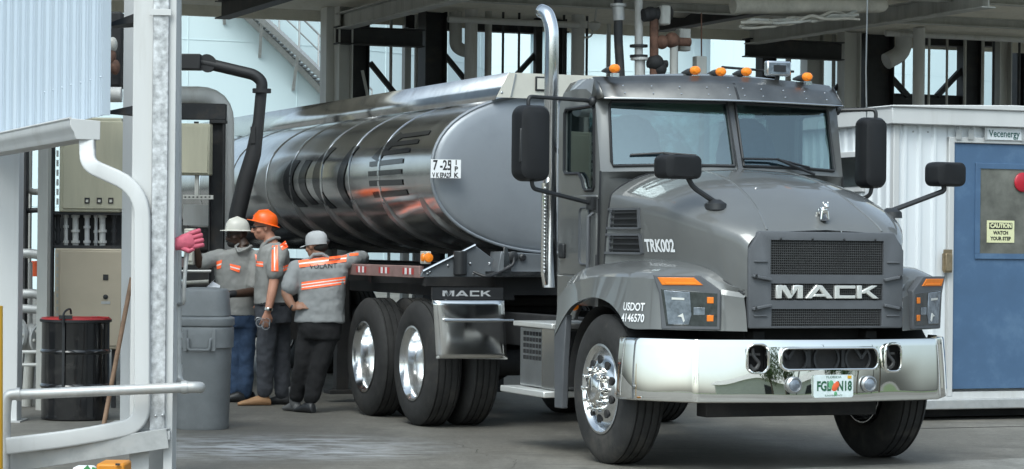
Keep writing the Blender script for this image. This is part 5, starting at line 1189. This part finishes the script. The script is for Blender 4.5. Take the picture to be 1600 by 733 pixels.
for sx, py in ((-1, 524), (1, 532)): 
    c = at(48+sx*17, py, CY+.15); wpart(MB().lathe([(.001, 0), (.15, 0), (.15, .03), (.001, .03)], c, (sx, -.8, .1), 24), 'flange', galvp, v)
    mm = MB(); a_, b_ = frame(Vector((sx, -.8, .1)))
    for k in range(8): mm.ball(c+Vector((sx, -.8, .1)).normalized()*.035+(a_*math.cos(k*math.pi/4)+b_*math.sin(k*math.pi/4))*.115, .018, 8, 6)
    wpart(mm, 'bolt', steel_g, v)
wpart(MB().cyl(at(48, 540, CY+.2), Vector((at(48, 0, CY+.2).x, CY+.2, 0)), .05, 12), 'stand', steel_g, v)
m = MB(); 
for sx in (-1, 1): m.cyl(Vector((at(52+sx*18, 0, CY).x, CY, 0)), at(52+sx*18, 550, CY), .018, 8); m.cyl(at(34, 560+sx*10, CY), at(70, 560+sx*10, CY), .016, 8)
wthing(m, 'pipe_stand', pipe_g, 'small pale pipe stand under the flange valve', 'stand')
wthing(wbox(46, 408, 64, 432, CY+1.2, .1), 'orange_sign', MATS['plate_orange_fruit'], 'small orange panel glimpsed between the dark posts', 'panel')
wthing(wbox(40, 240, 46, 275, CY+1.5, .1).box(*[tuple(q) for q in (at(40, 300, CY+1.5), at(62, 296, CY+1.6))]), 'cross_brace', steel_d, 'dark cross brace high between the posts', 'brace')
# upper stuff between the cladding and the white post
wpipe([(150, 148), (190, 148)], 24, CY-.4, pipe_g, 'grey horizontal pipe showing between cladding and white post', rad=.05)
wthing(wbox(166, 18, 190, 135, CY, .4), 'dark_housing', void, 'dark equipment housing behind the upper cladding edge', 'housing', bevel=.02)
for i, (x_, y_) in enumerate(((176, 70), (180, 105), (174, 88))): wthing(MB().ball(at(x_, y_, CY-.15), (.045, .06, .07)), 'pipe_fitting', rust if i else steel_g, ['grey pipe fitting highest against the dark housing', 'rusty pipe fitting lowest against the dark housing', 'rusty pipe fitting in the middle against the dark housing'][i], 'fitting')
# ---- portal pipe, frame and boxes between post and workers
QY = 25.6
wpipe([(262, 149), (352, 149), (352, 470)], 28, QY, pipe_g, 'fat grey bent pipe curving down behind the dark frame', 'bent_pipe', rad=.33)
fr_ = wthing(wbox(262, 162, 352, 186, QY-.4, .16).add([], []), 'pipe_portal', steel_d, 'dark steel frame standing in front of the fat bent pipe', 'frame', bevel=.006)
a, b = at(329, 0, QY-.4), at(352, 0, QY-.4); wpart(MB().ibeam(((a.x+b.x)/2, QY-.32, 0), ((a.x+b.x)/2, QY-.32, at(0+340, 187, QY-.4).z), .15, b.x-a.x, .014, (1, 0, 0)), 'leg', steel_d, fr_)
wpart(wbox(329, 187, 352, 192, QY-.42, .2), 'cap_plate', steel_d, fr_)
jb = wthing(wbox(262, 193, 328, 273, QY-.75, .25), 'junction_cabinet', beige, 'olive beige junction box hung on the dark frame', 'cabinet', bevel=.01)
wpart(wbox(262, 197, 325, 270, QY-.765, .014), 'door', beige, jb, .004); wpart(wbox(303, 190, 310, 194, QY-.7, .04).add([], []), 'cable_gland', steel_d, jb)
ss = wthing(wbox(286, 305, 333, 311, QY-.7, .05), 'strut_channel', steel_g, 'perforated strut channel below the olive junction box', 'channel'); wpart(wbox(304, 273, 310, 305, QY-.7, .05), 'upright', steel_g, ss)
m = MB()
for k in range(7): wbox(288+k*6.3, 307, 291+k*6.3, 309, QY-.703, .002, m)
wpart(m, 'slot', void, ss)
tb = wthing(wbox(287, 357, 303, 414, 23.4, .2), 'terminal_box', MATS['cream_panel'], 'cream terminal box right of the conduit behind the pink glove', 'box', bevel=.012); wpart(wbox(288, 362, 301, 408, 23.385, .014), 'cover', MATS['cream_panel'], tb, .004)
wthing(wbox(286, 395, 330, 450, QY-.2, .3), 'dark_manifold', void, 'dark manifold block behind the worker in the white helmet', 'manifold', bevel=.03)
wpipe([(270, 424), (330, 424)], 5, 24.2, galvp, 'thin pale pipe at bench height behind the waste bin', rad=.02); wpipe([(270, 443), (326, 440)], 6, 24.3, steel_g, 'thin dull pipe just above the waste bin lid', rad=.02)
wthing(wbox(286, 320, 326, 352, QY+.3, .3), 'pale_tray', white, 'pale cable tray below the strut channel', 'tray'); wthing(wbox(286, 355, 330, 395, QY, .3), 'valve_block', steel_d, 'dark valve block under the pale cable tray', 'valve', bevel=.04)
# loading arm
AY = 23.9
la = wthing(MB().tube(fillet([at(286, 96, AY), at(318, 98, AY), at(398, 117, AY), at(410, 128, AY), at(408, 146, AY)], .14), .055, 16), 'tanker_loader', armblk, 'black loading arm bending down to the tank beside the workers', 'loading arm', base=at(286, 96, AY))
wpart(wbox(262, 84, 313, 108, AY-.1, .2), 'arm_block', armblk, la, .01); wpart(MB().lathe([(.085, -.05), (.085, .05)], at(324, 99, AY), (0, 1, 0), 20), 'swivel', armblk, la)
wpart(MB().cyl(at(400, 142, AY), at(418, 142, AY), .022, 10).lathe([(.09, -.02), (.09, .02)], at(409, 142, AY), (0, 0, 1), 20), 'flange', armblk, la)
wpart(MB().tube([at(408, 146, AY), at(404, 190, AY), at(396, 240, AY), at(383, 285, AY), at(371, 335, AY), at(364, 380, AY)], .06, 14, radii=[.055, .055, .075, .082, .082, .07]), 'hose', armblk, la)
wpart(wbox(391, 198, 399, 224, AY-.08, .1), 'counterweight', armblk, la)
# ================================================================== made-up yard behind the photographer, added for the chrome to reflect
def tree(x, y, h, sd):
    random.seed(sd); t = thing('added_shade_tree', '', 'tree', (x, y, 0), random.uniform(0, 6))
    tr = MB(); tr.tube([(0, 0, 0), (.1, 0, h*.3), (.0, .1, h*.55)], .2, 10, radii=[.28, .2, .12])
    m = MB(); cl = []
    for k in range(9):
        an = random.uniform(0, 6.28); rr_2 = random.uniform(.1, .30)*h; p = Vector((rr_2*math.cos(an), rr_2*math.sin(an), h*random.uniform(.45, .92))); cl.append(p); tr.tube([(0, .05, h*random.uniform(.3, .5)), p*.6+Vector((0, 0, h*.2)), p], .05, 6, radii=[.09, .06, .02])
    for p in cl:
        for _ in range(260):
            d = Vector((random.gauss(0, 1), random.gauss(0, 1), random.gauss(0, .8))).normalized()*h*.17*random.random()**.4
            c = p+d; a = Vector((random.gauss(0, 1), random.gauss(0, 1), random.gauss(0, 1))).normalized(); b = a.cross(Vector((random.gauss(0, 1), random.gauss(0, 1), random.gauss(0, 1)))).normalized(); s_ = random.uniform(.10, .2)
            m.add([c-a*s_, c+b*s_*.5, c+a*s_, c-b*s_*.5], [(0, 1, 2, 3)])
    tr.build('trunk', mat('bark', (.12, .09, .07), .9, 0, .3) if 'bark' not in MATS else MATS['bark'], t); 
    me = bpy.data.meshes.new('crown'); me.from_pydata([tuple(v) for v in m.v], [], m.f); finish(me, 'crown', mat('foliage', (.06, .10, .03), .7, 0, .5, .8) if 'foliage' not in MATS else MATS['foliage'], t, 0)
    return t
tl = ['tall added shade tree far behind the photographer on the left', 'broad added shade tree behind the photographer near the middle', 'added shade tree behind the photographer on the right', 'farthest right added shade tree behind the photographer', 'added shade tree right of the yard nearest the lane', 'shade tree right of the yard beyond the nearest one', 'tall shade tree at the far right verge', 'small shade tree at the far right verge', 'smallish shade tree by the white tank across the yard', 'smallish shade tree left of the cream store', 'large shade tree before the cream store']
proto = tree(-26, -28, 8, 1); tag(proto, tl[0], group='shade trees added for the chrome to reflect')
for i, (x, y, sc2) in enumerate(((-7, -16, .8), (9, -21, .9), (27, -18, 1.1), (38, -12, 1.0), (33, -3, .7), (48, -7, 1.2), (41, 4, .75), (50, -19, .8), (43, -26, .7), (26, -24, 1.0))):
    c = dup(proto); c.location = (x, y, 0); c.scale = (sc2,)*3; c.rotation_euler = (0, 0, i*1.7); tag(c, tl[i+1])
grs = mat('verge_grass', (.07, .11, .03), .9, 0, .3, 2)
tag(MB().prism([(-120, -90), (150, -90), (150, 40), (60, 30), (24, 0), (18, -12), (-120, -20)], lambda x, y: Vector((x, y, -.2)), lambda x, y: Vector((x, y, .03))).build('added_grass_verge', grs, None, 0), 'green grass verge added behind the photographer for reflections', 'grass', kind='structure')
tank(62, -30, 9, 11, 'unseen white storage tank added for reflections right of the photographer')
for i, (x, y) in enumerate(((20, 1), (26, -12), (14, -18), (33, 5))):
    lp_ = thing('added_pole', ['slim unseen pole added for reflections nearest the lane', 'slim unseen pole added for reflections near the verge', 'slim unseen pole added for reflections behind the photographer', 'slim unseen pole added for reflections at the far right of the yard'][i], 'pole', (x, y, 0), 0, 'unseen poles added for reflections'); MB().tube([(0, 0, 0), (0, 0, 7.5)], .1, 10, radii=[.11, .07]).build('mast', steel_d, lp_); MB().box((-.5, -.12, 7.5), (.5, .12, 7.62)).build('lamp_head', steel_d, lp_)
hs = thing('added_store', 'long low cream store added unseen behind the photographer for reflections', 'building', (36, -24, 0), R(40)); MB().box((-14, -3, 0), (14, 3, 3.2)).build('wall', MATS['cream_panel'], hs); MB().prism([(-3.4, 3.2), (3.4, 3.2), (0, 4.4)], lambda y, z: Vector((-14.5, y, z)), lambda y, z: Vector((14.5, y, z))).build('roof', steel_g, hs)
for x in (-9, -3, 3, 9): MB().box((x-.8, 3.001, 0), (x+.8, 3.03, 2.3)).build('door', steel_d, hs)  # doors of the added store
# ================================================================== the three workers
wr = bpy.data.textures.new('wrinkle', 'CLOUDS'); wr.noise_scale = .10; wr.noise_depth = 3
class Person:
    def __init__(s, label, px, Y):
        s.Y = Y; s.b = Vector((at(px, 400, Y).x, Y, 0)); s.root = thing('person', label, 'person', s.b)
    def P(s, px, py, d=0): return at(px, py, s.Y+d)-s.b
    def org(s, m, name, material, vox, par=None, it=6, wrk=0):
        o = m.build(name, material, par or s.root, 0)
        r = o.modifiers.new('r', 'REMESH'); r.mode = 'VOXEL'; r.voxel_size = vox
        sm = o.modifiers.new('s', 'SMOOTH'); sm.factor = .5; sm.iterations = it
        if wrk:
            d = o.modifiers.new('d', 'DISPLACE'); d.texture = wr; d.strength = wrk; d.mid_level = .5; d.texture_coords = 'LOCAL'
        baked(o); o.data.shade_smooth(); return o
    def ell(s, c, w, d, yaw=0, n=24, tilt=0):
        a = Vector((math.cos(yaw), math.sin(yaw), tilt)); b = Vector((-math.sin(yaw), math.cos(yaw), 0))
        return [c+a*w*math.copysign(abs(math.cos(t))**.85, math.cos(t))+b*d*math.copysign(abs(math.sin(t))**.85, math.sin(t)) for t in [2*math.pi*j/n for j in range(n)]]
    def limb(s, m, pts, rad, n=14):
        P_ = spline(pts, 5); k = len(pts)-1; rr = []
        for i in range(len(P_)):
            t = i/5; j = min(int(t), k-1); f = t-j; rr.append(rad[j]*(1-f)+rad[j+1]*f)
        m.tube(P_, .05, n, radii=rr); m.ball(pts[0], rad[0]*.98, 12, 8); m.ball(pts[-1], rad[-1]*.98, 12, 8)
    def hand(s, m, w, d, nrm, side=1, curl=.5, k=1.0):
        d = Vector(d).normalized(); nrm = (Vector(nrm)-d*d.dot(Vector(nrm))).normalized(); x = d.cross(nrm)*side
        m.loft([[w+d*t+x*(hw*math.cos(a))+nrm*(hh*math.sin(a)) for a in [2*math.pi*j/12 for j in range(12)]] for t, hw, hh in ((-.02, .026, .020), (.02, .034, .018), (.06, .042, .016), (.088, .040, .013))])
        for i, (o, L) in enumerate(((-.031, .066), (-.0105, .076), (.0105, .072), (.031, .056))):
            p = w+d*.08+x*o; q = [p]; dd = d.copy()
            for j, f in enumerate((.42, .32, .26)):
                ang = curl*(.45+.5*j); dd = (d*math.cos(ang)-nrm*math.sin(ang)).normalized(); q.append(q[-1]+dd*L*f+x*o*.10)
            m.tube(q, .009, 8, radii=[.0098, .0095, .009, .0072]); m.ball(q[-1], .0074, 8, 6)
        q = [w+d*.02+x*-.03, w+d*.05+x*-.055-nrm*.012, w+d*.08+x*-.062-nrm*.028]; m.tube(q, .011, 8, radii=[.014, .0115, .009]); m.ball(q[-1], .0092, 8, 6)
    def head(s, m, c, f, neck, sc_=1.0):
        f = Vector(f).normalized(); x = f.cross(Vector((0, 0, 1))).normalized(); z = x.cross(f)
        Mx = Matrix((x, f, z)).transposed(); B = lambda p, r, nu=20, nv=14: m.ball(c+Mx @ (Vector(p)*sc_), Vector(r)*sc_, nu, nv, Mx)
        B((0, -.005, .025), (.077, .098, .096)); B((0, .025, -.045), (.062, .070, .075)); B((0, .062, -.088), (.030, .026, .024)); B((0, .05, .012), (.062, .047, .055))
        m.tube([c+Mx @ (Vector(p)*sc_) for p in ((0, .094, .012), (0, .112, -.018), (0, .120, -.034), (0, .095, -.042))], .01, 8, radii=[.009, .012, .016, .012]); B((.012, .1, -.038), (.011, .012, .008), 10, 8); B((-.012, .1, -.038), (.011, .012, .008), 10, 8)
        B((0, .088, .026), (.055, .014, .010), 14, 8); B((0, .088, -.062), (.024, .012, .007), 12, 8); B((0, .086, -.074), (.021, .012, .007), 12, 8)
        for sx in (-1, 1): B((sx*.076, -.008, -.008), (.010, .020, .033), 10, 8); B((sx*.05, .055, -.03), (.024, .028, .022), 10, 8)
        m.tube([c+Mx @ Vector((0, -.02, -.04)), (c+Vector(neck))/2+Mx @ Vector((0, -.012, -.02)), Vector(neck)], .058, 14, radii=[.055, .056, .066])
        s.Mx, s.hc, s.hs = Mx, c, sc_
    def hp(s, x, y, z): return s.hc+s.Mx @ (Vector((x, y, z))*s.hs)
    def eyes(s, body):
        m = MB()
        for sx in (-1, 1): m.ball(s.hp(sx*.031, .083, .004), (.012, .012, .008), 10, 8)
        m.build('eyes', ktext, body)
    def helmet(s, material, tilt, label='hard_hat', logo=None):
        t = Matrix.Rotation(tilt, 3, 'X'); A = lambda x, y, z: s.hp(*(t @ Vector((x, y, z-.03))+Vector((0, 0, .03))))
        m = MB(); n = 28; rg = []
        for rad, z, ext in ((.128, .030, .02), (.124, .036, .018), (.108, .042, 0), (.106, .07, 0), (.098, .105, 0), (.078, .135, 0), (.048, .152, 0), (.015, .158, 0)):
            r_ = []
            for j in range(n):
                a = 2*math.pi*j/n; y = math.sin(a); e = ext*(1.6 if y > .3 else .3); r_.append(A(rad*.92*math.cos(a), (rad*1.12+e)*y-.004, z))
            rg.append(r_)
        m.loft(rg, True, True); m.tube([A(0, .11, .075), A(0, .075, .135), A(0, 0, .162), A(0, -.075, .135), A(0, -.11, .075)], .010, 8)
        o = m.build(label, material, s.root, 50)
        if logo: MB().ball(A(*logo), (.016, .012, .014), 10, 8).build('badge', logo_m, o)
        return o
    def cast(s, o):
        me = o.data; return BVHTree.FromPolygons([tuple(v.co) for v in me.vertices], [tuple(p.vertices) for p in me.polygons])
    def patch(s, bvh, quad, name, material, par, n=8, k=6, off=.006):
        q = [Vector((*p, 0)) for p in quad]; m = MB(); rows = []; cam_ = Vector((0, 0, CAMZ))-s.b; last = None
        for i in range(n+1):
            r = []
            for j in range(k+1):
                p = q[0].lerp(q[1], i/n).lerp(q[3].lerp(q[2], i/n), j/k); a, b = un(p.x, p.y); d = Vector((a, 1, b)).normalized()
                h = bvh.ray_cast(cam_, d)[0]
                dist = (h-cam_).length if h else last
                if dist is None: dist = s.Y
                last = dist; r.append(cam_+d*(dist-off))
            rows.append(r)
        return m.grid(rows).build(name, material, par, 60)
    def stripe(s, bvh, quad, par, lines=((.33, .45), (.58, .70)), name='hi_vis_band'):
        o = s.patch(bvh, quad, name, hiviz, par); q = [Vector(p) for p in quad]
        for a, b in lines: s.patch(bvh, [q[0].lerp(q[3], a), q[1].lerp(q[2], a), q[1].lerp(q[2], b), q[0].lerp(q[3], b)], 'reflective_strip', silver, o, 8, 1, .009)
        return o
    def shoe(s, material, heel, d, L=.28, name='shoe'):
        d = Vector(d).normalized(); x = Vector((-d.y, d.x, 0)); rg = []
        for t, w, h in ((-.07, .028, .05), (-.055, .038, .09), (0, .042, .105), (.06, .044, .085), (.12, .048, .06), (.17, .046, .045), (.20, .03, .03)):
            rg.append([heel+d*t*L/.28+x*w*math.cos(a)+Vector((0, 0, max(0.004, h*.5+h*.5*math.sin(a)))) for a in [2*math.pi*j/14 for j in range(14)]])
        o = MB().loft(rg).build(name, material, s.root, 60); return o
logo_m = mat('helmet_badge', (.10, .14, .2), .5)

# ---- worker in the white helmet (faces left, notes in hand)
p = Person('worker in white hard hat and jeans holding folded paper by the waste bin', 378, 23.75); P = p.P
f1 = (-.88, -.48, -.12)
m = MB(); p.head(m, P(371, 366), f1, P(381, 386))
sh = MB(); R_ = [(380, 386, 11, .07), (378, 391, 22, .10), (371, 398, 36, .115), (370, 412, 37, .125), (370, 435, 34, .13), (372, 462, 31, .125), (374, 480, 31, .13)]
m.loft([p.ell(P(x, y), w*p.Y/FPX*.92, d*.9, .35) for x, y, w, d in R_[:-1]]+[p.ell(P(376, 500), .16, .11, .3)])
a1 = [P(340, 402, -.05), P(322, 407, -.14), P(310, 409, -.20)]; a2 = [P(404, 403, -.02), P(400, 430, -.08), P(397, 452, -.12)]
p.limb(m, [P(342, 402, -.04), P(312, 412, -.2)], [.056, .046]); p.limb(m, [P(312, 412, -.2), P(306, 388, -.28)], [.046, .034]); p.hand(m, P(305, 386, -.28), (-.1, -.2, 1), (-1, 0, 0), 1, .5)
p.limb(m, [P(404, 403), P(400, 430, -.08), P(396, 456, -.14)], [.055, .050, .046]); p.limb(m, [P(396, 456, -.14), P(380, 458, -.26), P(362, 460, -.36)], [.046, .042, .031])
for hx, kx, ax_ in ((366, 364, 366), (386, 384, 383)): p.limb(m, [P(hx, 498), P(kx, 555), P(ax_, 612)], [.075, .055, .04])
body = p.org(m, 'body', skin_d, .007, it=3); p.eyes(body)
sh.loft([p.ell(P(x, y), w*p.Y/FPX, d, .35) for x, y, w, d in R_]+[p.ell(P(375, 493), .185, .135, .35)]); p.limb(sh, [P(344, 401, -.03), P(330, 405, -.1), P(319, 409, -.17)], [.075, .077, .078]); p.limb(sh, [P(402, 402), P(400, 425, -.06), P(398, 446, -.11)], [.074, .076, .078])
shirt = p.org(sh, 'shirt', shirtm, .011, it=4, wrk=.024); bv = p.cast(shirt)
co = MB(); co.tube([P(372, 394, -.13), P(368, 385, -.10), P(374, 380, -.03), P(390, 383, 0)], .012, 8); co.tube([P(372, 394, -.13), P(384, 390, -.12), P(393, 384, -.05)], .012, 8); co.build('collar', shirtm, shirt)
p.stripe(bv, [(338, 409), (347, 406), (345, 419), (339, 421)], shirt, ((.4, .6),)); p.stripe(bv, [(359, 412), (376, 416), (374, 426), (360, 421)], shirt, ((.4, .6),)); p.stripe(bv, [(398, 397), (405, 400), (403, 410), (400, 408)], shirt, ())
tr = MB(); tr.loft([p.ell(P(376, y), w, d, .3) for y, w, d in ((484, .165, .125), (500, .17, .13), (512, .16, .125))])
for hx, kx, ax_ in ((367, 365, 367), (386, 385, 383)): p.limb(tr, [P(hx, 505), P(kx, 555), P(ax_, 612)], [.098, .082, .072])
p.org(tr, 'jeans', jeans, .012, it=5, wrk=.03)
g = MB(); p.hand(g, P(362, 460, -.36), (-1, -.25, .05), (0, .3, 1), -1, .55, 1.1); p.limb(g, [P(366, 459, -.34), P(358, 460, -.37)], [.036, .036]); p.org(g, 'work_glove', black, .006, it=3)
p.helmet(hatw, .12, logo=(.07, .075, .085)); p.shoe(black, Vector((P(372, 600).x, -.05, 0)), (-1, -.2, 0)); p.shoe(black, Vector((P(386, 600).x, .12, 0)), (-1, -.3, 0))
hm = MB(); 
for sx in (-1, 1): hm.ring([(.022, 0), (.026, 0), (.026, .003), (.022, .003)], p.hp(sx*.033, .102, .006), p.Mx @ Vector((0, 1, 0)), 14); hm.tube([p.hp(sx*.055, .098, .008), p.hp(sx*.08, .0, .008)], .003, 6)
hm.build('glasses', black, p.root)
bd = MB(); bd.ball(p.hp(0, .062, -.085), (.05, .04, .035)); bd.build('beard', mat('black_hair', (.012, .010, .009), .8, 0, .3, 60), p.root)
pp = MB(); q = [P(322, 450, -.48), P(333, 440, -.46), P(344, 446, -.44), P(342, 455, -.45)]; pp.add(q+[v+Vector((0, .004, -.003)) for v in q], [(0, 1, 2, 3), (7, 6, 5, 4), (0, 4, 5, 1), (1, 5, 6, 2), (2, 6, 7, 3), (3, 7, 4, 0)]); pp.add([q[0]+Vector((0, -.003, .004)), q[1]+Vector((0, -.003, .004)), P(336, 436, -.47), P(326, 446, -.49)], [(0, 1, 2, 3)])
c = sum(pp.v, Vector())/len(pp.v); pp.v = [v-c for v in pp.v]; o = pp.build('folded_paper', paper, None, 0); o.location = p.b+c; tag(o, 'folded white paper held in the black gloved hand', 'paper')

# ---- worker in the orange helmet (profile to the left)
p = Person('older worker in orange hard hat and grey trousers standing in profile', 426, 23.3); P = p.P
m = MB(); p.head(m, P(413, 355), (-1, -.18, -.06), P(424, 380))
R_ = [(423, 378, 12, .07), (426, 384, 19, .12), (428, 392, 23, .19), (426, 412, 26, .20), (425, 436, 27, .19), (425, 460, 28, .17), (426, 476, 29, .18)]
m.loft([p.ell(P(x, y), w*p.Y/FPX*.9, d*.9, .25) for x, y, w, d in R_[:-1]]+[p.ell(P(428, 492), .15, .15, .2)])
p.limb(m, [P(437, 396, -.20), P(431, 420, -.23), P(428, 441, -.24)], [.058, .054, .047]); p.limb(m, [P(428, 441, -.24), P(424, 462, -.27), P(419, 486, -.29)], [.048, .044, .031]); p.hand(m, P(418, 488, -.29), (-.25, 0, -1), (.25, -.9, 0), 1, .55)
p.limb(m, [P(424, 396, .2), P(420, 430, .2), P(412, 462, .05)], [.055, .048, .035]); p.hand(m, P(412, 464, .05), (-.5, 0, -1), (0, -1, 0), -1, .5)
for pts in ([(420, 490, -.05), (416, 552, -.07), (411, 612, -.05)], [(436, 490, .08), (440, 555, .1), (441, 616, .1)]): p.limb(m, [P(*q) for q in pts], [.08, .058, .042])
body = p.org(m, 'body', skin_l, .007, it=3); p.eyes(body)
sh = MB(); sh.loft([p.ell(P(x, y), w*p.Y/FPX, d, .25) for x, y, w, d in R_]); p.limb(sh, [P(437, 394, -.18), P(433, 408, -.21), P(430, 425, -.23)], [.082, .086, .088]); p.limb(sh, [P(424, 396, .2), P(422, 420, .2)], [.08, .08])
shirt = p.org(sh, 'shirt', shirtm, .011, it=4, wrk=.024); bv = p.cast(shirt)
MB().tube([P(410, 388, -.08), P(417, 377, -.09), P(430, 371, -.05), P(437, 372, .0)], .014, 8).build('collar', shirtm, shirt)
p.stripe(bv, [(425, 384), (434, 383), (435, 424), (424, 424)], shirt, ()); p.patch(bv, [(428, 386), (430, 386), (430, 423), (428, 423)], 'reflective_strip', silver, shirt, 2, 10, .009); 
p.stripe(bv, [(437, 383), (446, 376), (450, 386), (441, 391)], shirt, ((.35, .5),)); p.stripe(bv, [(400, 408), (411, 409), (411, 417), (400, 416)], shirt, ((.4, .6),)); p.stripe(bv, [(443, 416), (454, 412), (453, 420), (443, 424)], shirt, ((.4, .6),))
tr = MB(); tr.loft([p.ell(P(427, y), w, d, .2) for y, w, d in ((470, .165, .17), (488, .17, .175), (505, .165, .17))])
p.limb(tr, [P(419, 500, -.07), P(415, 552, -.08), P(413, 612, -.06)], [.105, .085, .072]); p.limb(tr, [P(437, 500, .08), P(440, 555, .1), P(441, 614, .1)], [.105, .085, .075])
p.org(tr, 'trousers', slate, .012, it=5, wrk=.03)
MB().loft([p.ell(P(427, y), w, d, .2) for y, w, d in ((472, .172, .178), (476, .174, .18))], False, False).build('belt', black, p.root)
ht = p.helmet(hato, .30); p.shoe(tan, Vector((P(411, 600).x, -.06, 0)), (-1, -.25, 0), .32); p.shoe(black, Vector((P(441, 600).x, .1, 0)), (-1, .1, 0), .3)
MB().ring([(.034, -.012), (.039, -.012), (.039, .012), (.034, .012)], P(420, 483, -.288), (.15, 0, 1), 16).ball(P(419, 483, -.33), (.018, .007, .018)).build('wrist_watch', chrome, p.root)
hb_ = MB(); hb_.ball(p.hp(0, -.055, .0), (.07, .055, .055)); hb_.build('hair', hairg, p.root)
hm = MB()
for sx in (-1, 1): hm.ball(p.hp(sx*.034, .100, .006), (.016, .016, .015), 12, 8); hm.tube([p.hp(sx*.055, .095, .01), p.hp(sx*.083, -.01, .006)], .0045, 6)
hm.build('safety_glasses', black, p.root)
gm2 = MB()
for c in ((406, 505), (415, 509)): gm2.ring([(.034, 0), (.038, 0), (.038, .004), (.034, .004)], P(*c, -.33), (.2, -1, .2), 18)
gm2.tube([P(398, 500, -.33), P(402, 496, -.33), P(414, 499, -.31)], .004, 6).tube([P(421, 509, -.33), P(422, 500, -.32), P(416, 497, -.31)], .004, 6)
c = sum(gm2.v, Vector())/len(gm2.v); gm2.v = [v-c for v in gm2.v]; o = gm2.build('goggles', mat('goggle_frame', (.25, .26, .27), .2, .3), None, 50); o.location = p.b+c; tag(o, 'clear goggles dangling from the hand of the orange helmeted worker', 'goggles')

# ---- worker with the cap, seen from behind, arm on the trailer rail
p = Person('worker seen from behind in light cap leaning on the trailer rail', 497, 22.35); P = p.P
m = MB(); p.head(m, P(494, 384, .02), (-.75, .66, -.1), P(499, 404))
R_ = [(498, 400, 11, .06), (499, 406, 26, .085), (500, 413, 42, .11), (502, 424, 43, .125), (503, 445, 38, .135), (502, 470, 37, .14), (500, 490, 39, .145), (499, 504, 41, .15)]
m.loft([p.ell(P(x, y), w*p.Y/FPX*.9, d*.9, -.1) for x, y, w, d in R_[:-2]]+[p.ell(P(500, 518), .15, .10)])
p.limb(m, [P(462, 418, -.01), P(452, 440, -.05), P(447, 458, -.08)], [.056, .052, .046]); p.limb(m, [P(447, 458, -.08), P(452, 470, -.1), P(459, 481, -.12)], [.046, .042, .032]); p.hand(m, P(458, 481, -.12), (1, .1, .25), (0, -.8, .6), 1, .3)
p.limb(m, [P(540, 408, .02), P(556, 405, .12), P(568, 403, .22)], [.056, .05, .046]); p.limb(m, [P(568, 403, .22), P(566, 408, .32), P(558, 413, .42)], [.046, .04, .032]); p.hand(m, P(558, 413, .42), (-.8, .5, -.1), (0, 0, 1), 1, .6)
legs = ([(482, 515, .02), (472, 572, .0), (463, 618, .08)], [(515, 515, 0), (498, 575, -.03), (486, 622, -.05)])
for q in legs: p.limb(m, [P(*a) for a in q], [.08, .058, .042])
body = p.org(m, 'body', skin_m, .007, it=3)
sh = MB(); sh.loft([p.ell(P(x, y), w*p.Y/FPX, d, -.1) for x, y, w, d in R_]); p.limb(sh, [P(464, 419, -.01), P(458, 434, -.03), P(453, 448, -.06)], [.078, .082, .088]); p.limb(sh, [P(536, 411, .01), P(552, 406, .09), P(566, 402, .2)], [.075, .07, .068])
shirt = p.org(sh, 'shirt', mat('pale_work_shirt', (.265, .275, .278), .85, 0, .04, 9, bump=.3, bscale=14), .011, it=4, wrk=.026); bv = p.cast(shirt)
MB().tube([P(484, 405, -.06), P(490, 398, -.07), P(503, 397, -.07), P(513, 403, -.05)], .017, 8).build('collar', MATS['pale_work_shirt'], shirt)
p.stripe(bv, [(466, 407), (542, 398), (541, 409), (468, 418)], shirt, ((.38, .58),)); p.stripe(bv, [(471, 441), (540, 432), (539, 444), (471, 453)], shirt, ((.25, .4), (.62, .77)))
p.stripe(bv, [(546, 396), (560, 395), (560, 399), (546, 400)], shirt, ())
def onback(x, y, z=0):
    px, py = 505+x*170, 416-y*170-x*8; a, b_ = un(px, py); d = Vector((a, 1, b_)).normalized(); cc_ = Vector((0, 0, CAMZ))-p.b; h_ = bv.ray_cast(cc_, d)[0]; return (h_ if h_ else cc_+d*p.Y)-d*.006
text('VOLANT', .062, 'back_print', ktext, shirt, onback, sx=1.0, bold=.001, gap=1.05)
tr = MB(); tr.loft([p.ell(P(500, y), w, d) for y, w, d in ((498, .20, .135), (515, .195, .14), (530, .185, .13))])
for q, r_ in zip(legs, ([.10, .08, .07], [.105, .082, .07])): p.limb(tr, [P(*a) for a in q], r_)
p.org(tr, 'trousers', blackp, .012, it=5, wrk=.03)
p.shoe(bootg, Vector((P(460, 600).x, .10, 0)), (-.5, .8, 0), name='boot'); p.shoe(black, Vector((P(484, 600).x, -.06, 0)), (-.6, .7, 0), name='boot'); MB().tube([P(461, 632, .09), P(459, 605, .06)], .05, 12, radii=[.05, .047]).build('boot_shaft', bootg, p.root)
cp_ = MB(); n = 24; cp_.loft([[p.hp(r_*.95*math.cos(a), r_*1.18*math.sin(a)-.008, z) for a in [2*math.pi*j/n for j in range(n)]] for r_, z in ((.094, .005), (.095, .05), (.088, .09), (.066, .118), (.03, .132), (.006, .134))], True, True)
cap = cp_.build('cap', capg, p.root, 60); bm2 = MB(); bm2.grid([[p.hp(x*.075, .085+y*(1-.35*x*x)*.075, .02-.018*x*x-y*.008) for x in [i/5-1 for i in range(11)]] for y in (0, .5, 1)]); bm2.build('peak', capg, cap, 60, solid=.005)
MB().ball(p.hp(.035, -.104, .03), (.03, .02, .022)).build('cap_opening', black, cap)
MB().ball(p.hp(0, -.05, -.015), (.074, .058, .05)).build('hair', MATS['black_hair'], p.root)
wb_ = MB().ring([(.033, -.008), (.037, -.008), (.037, .008), (.033, .008)], P(456, 479, -.115), (.8, 0, -.4), 16).build('wrist_band', black, p.root)
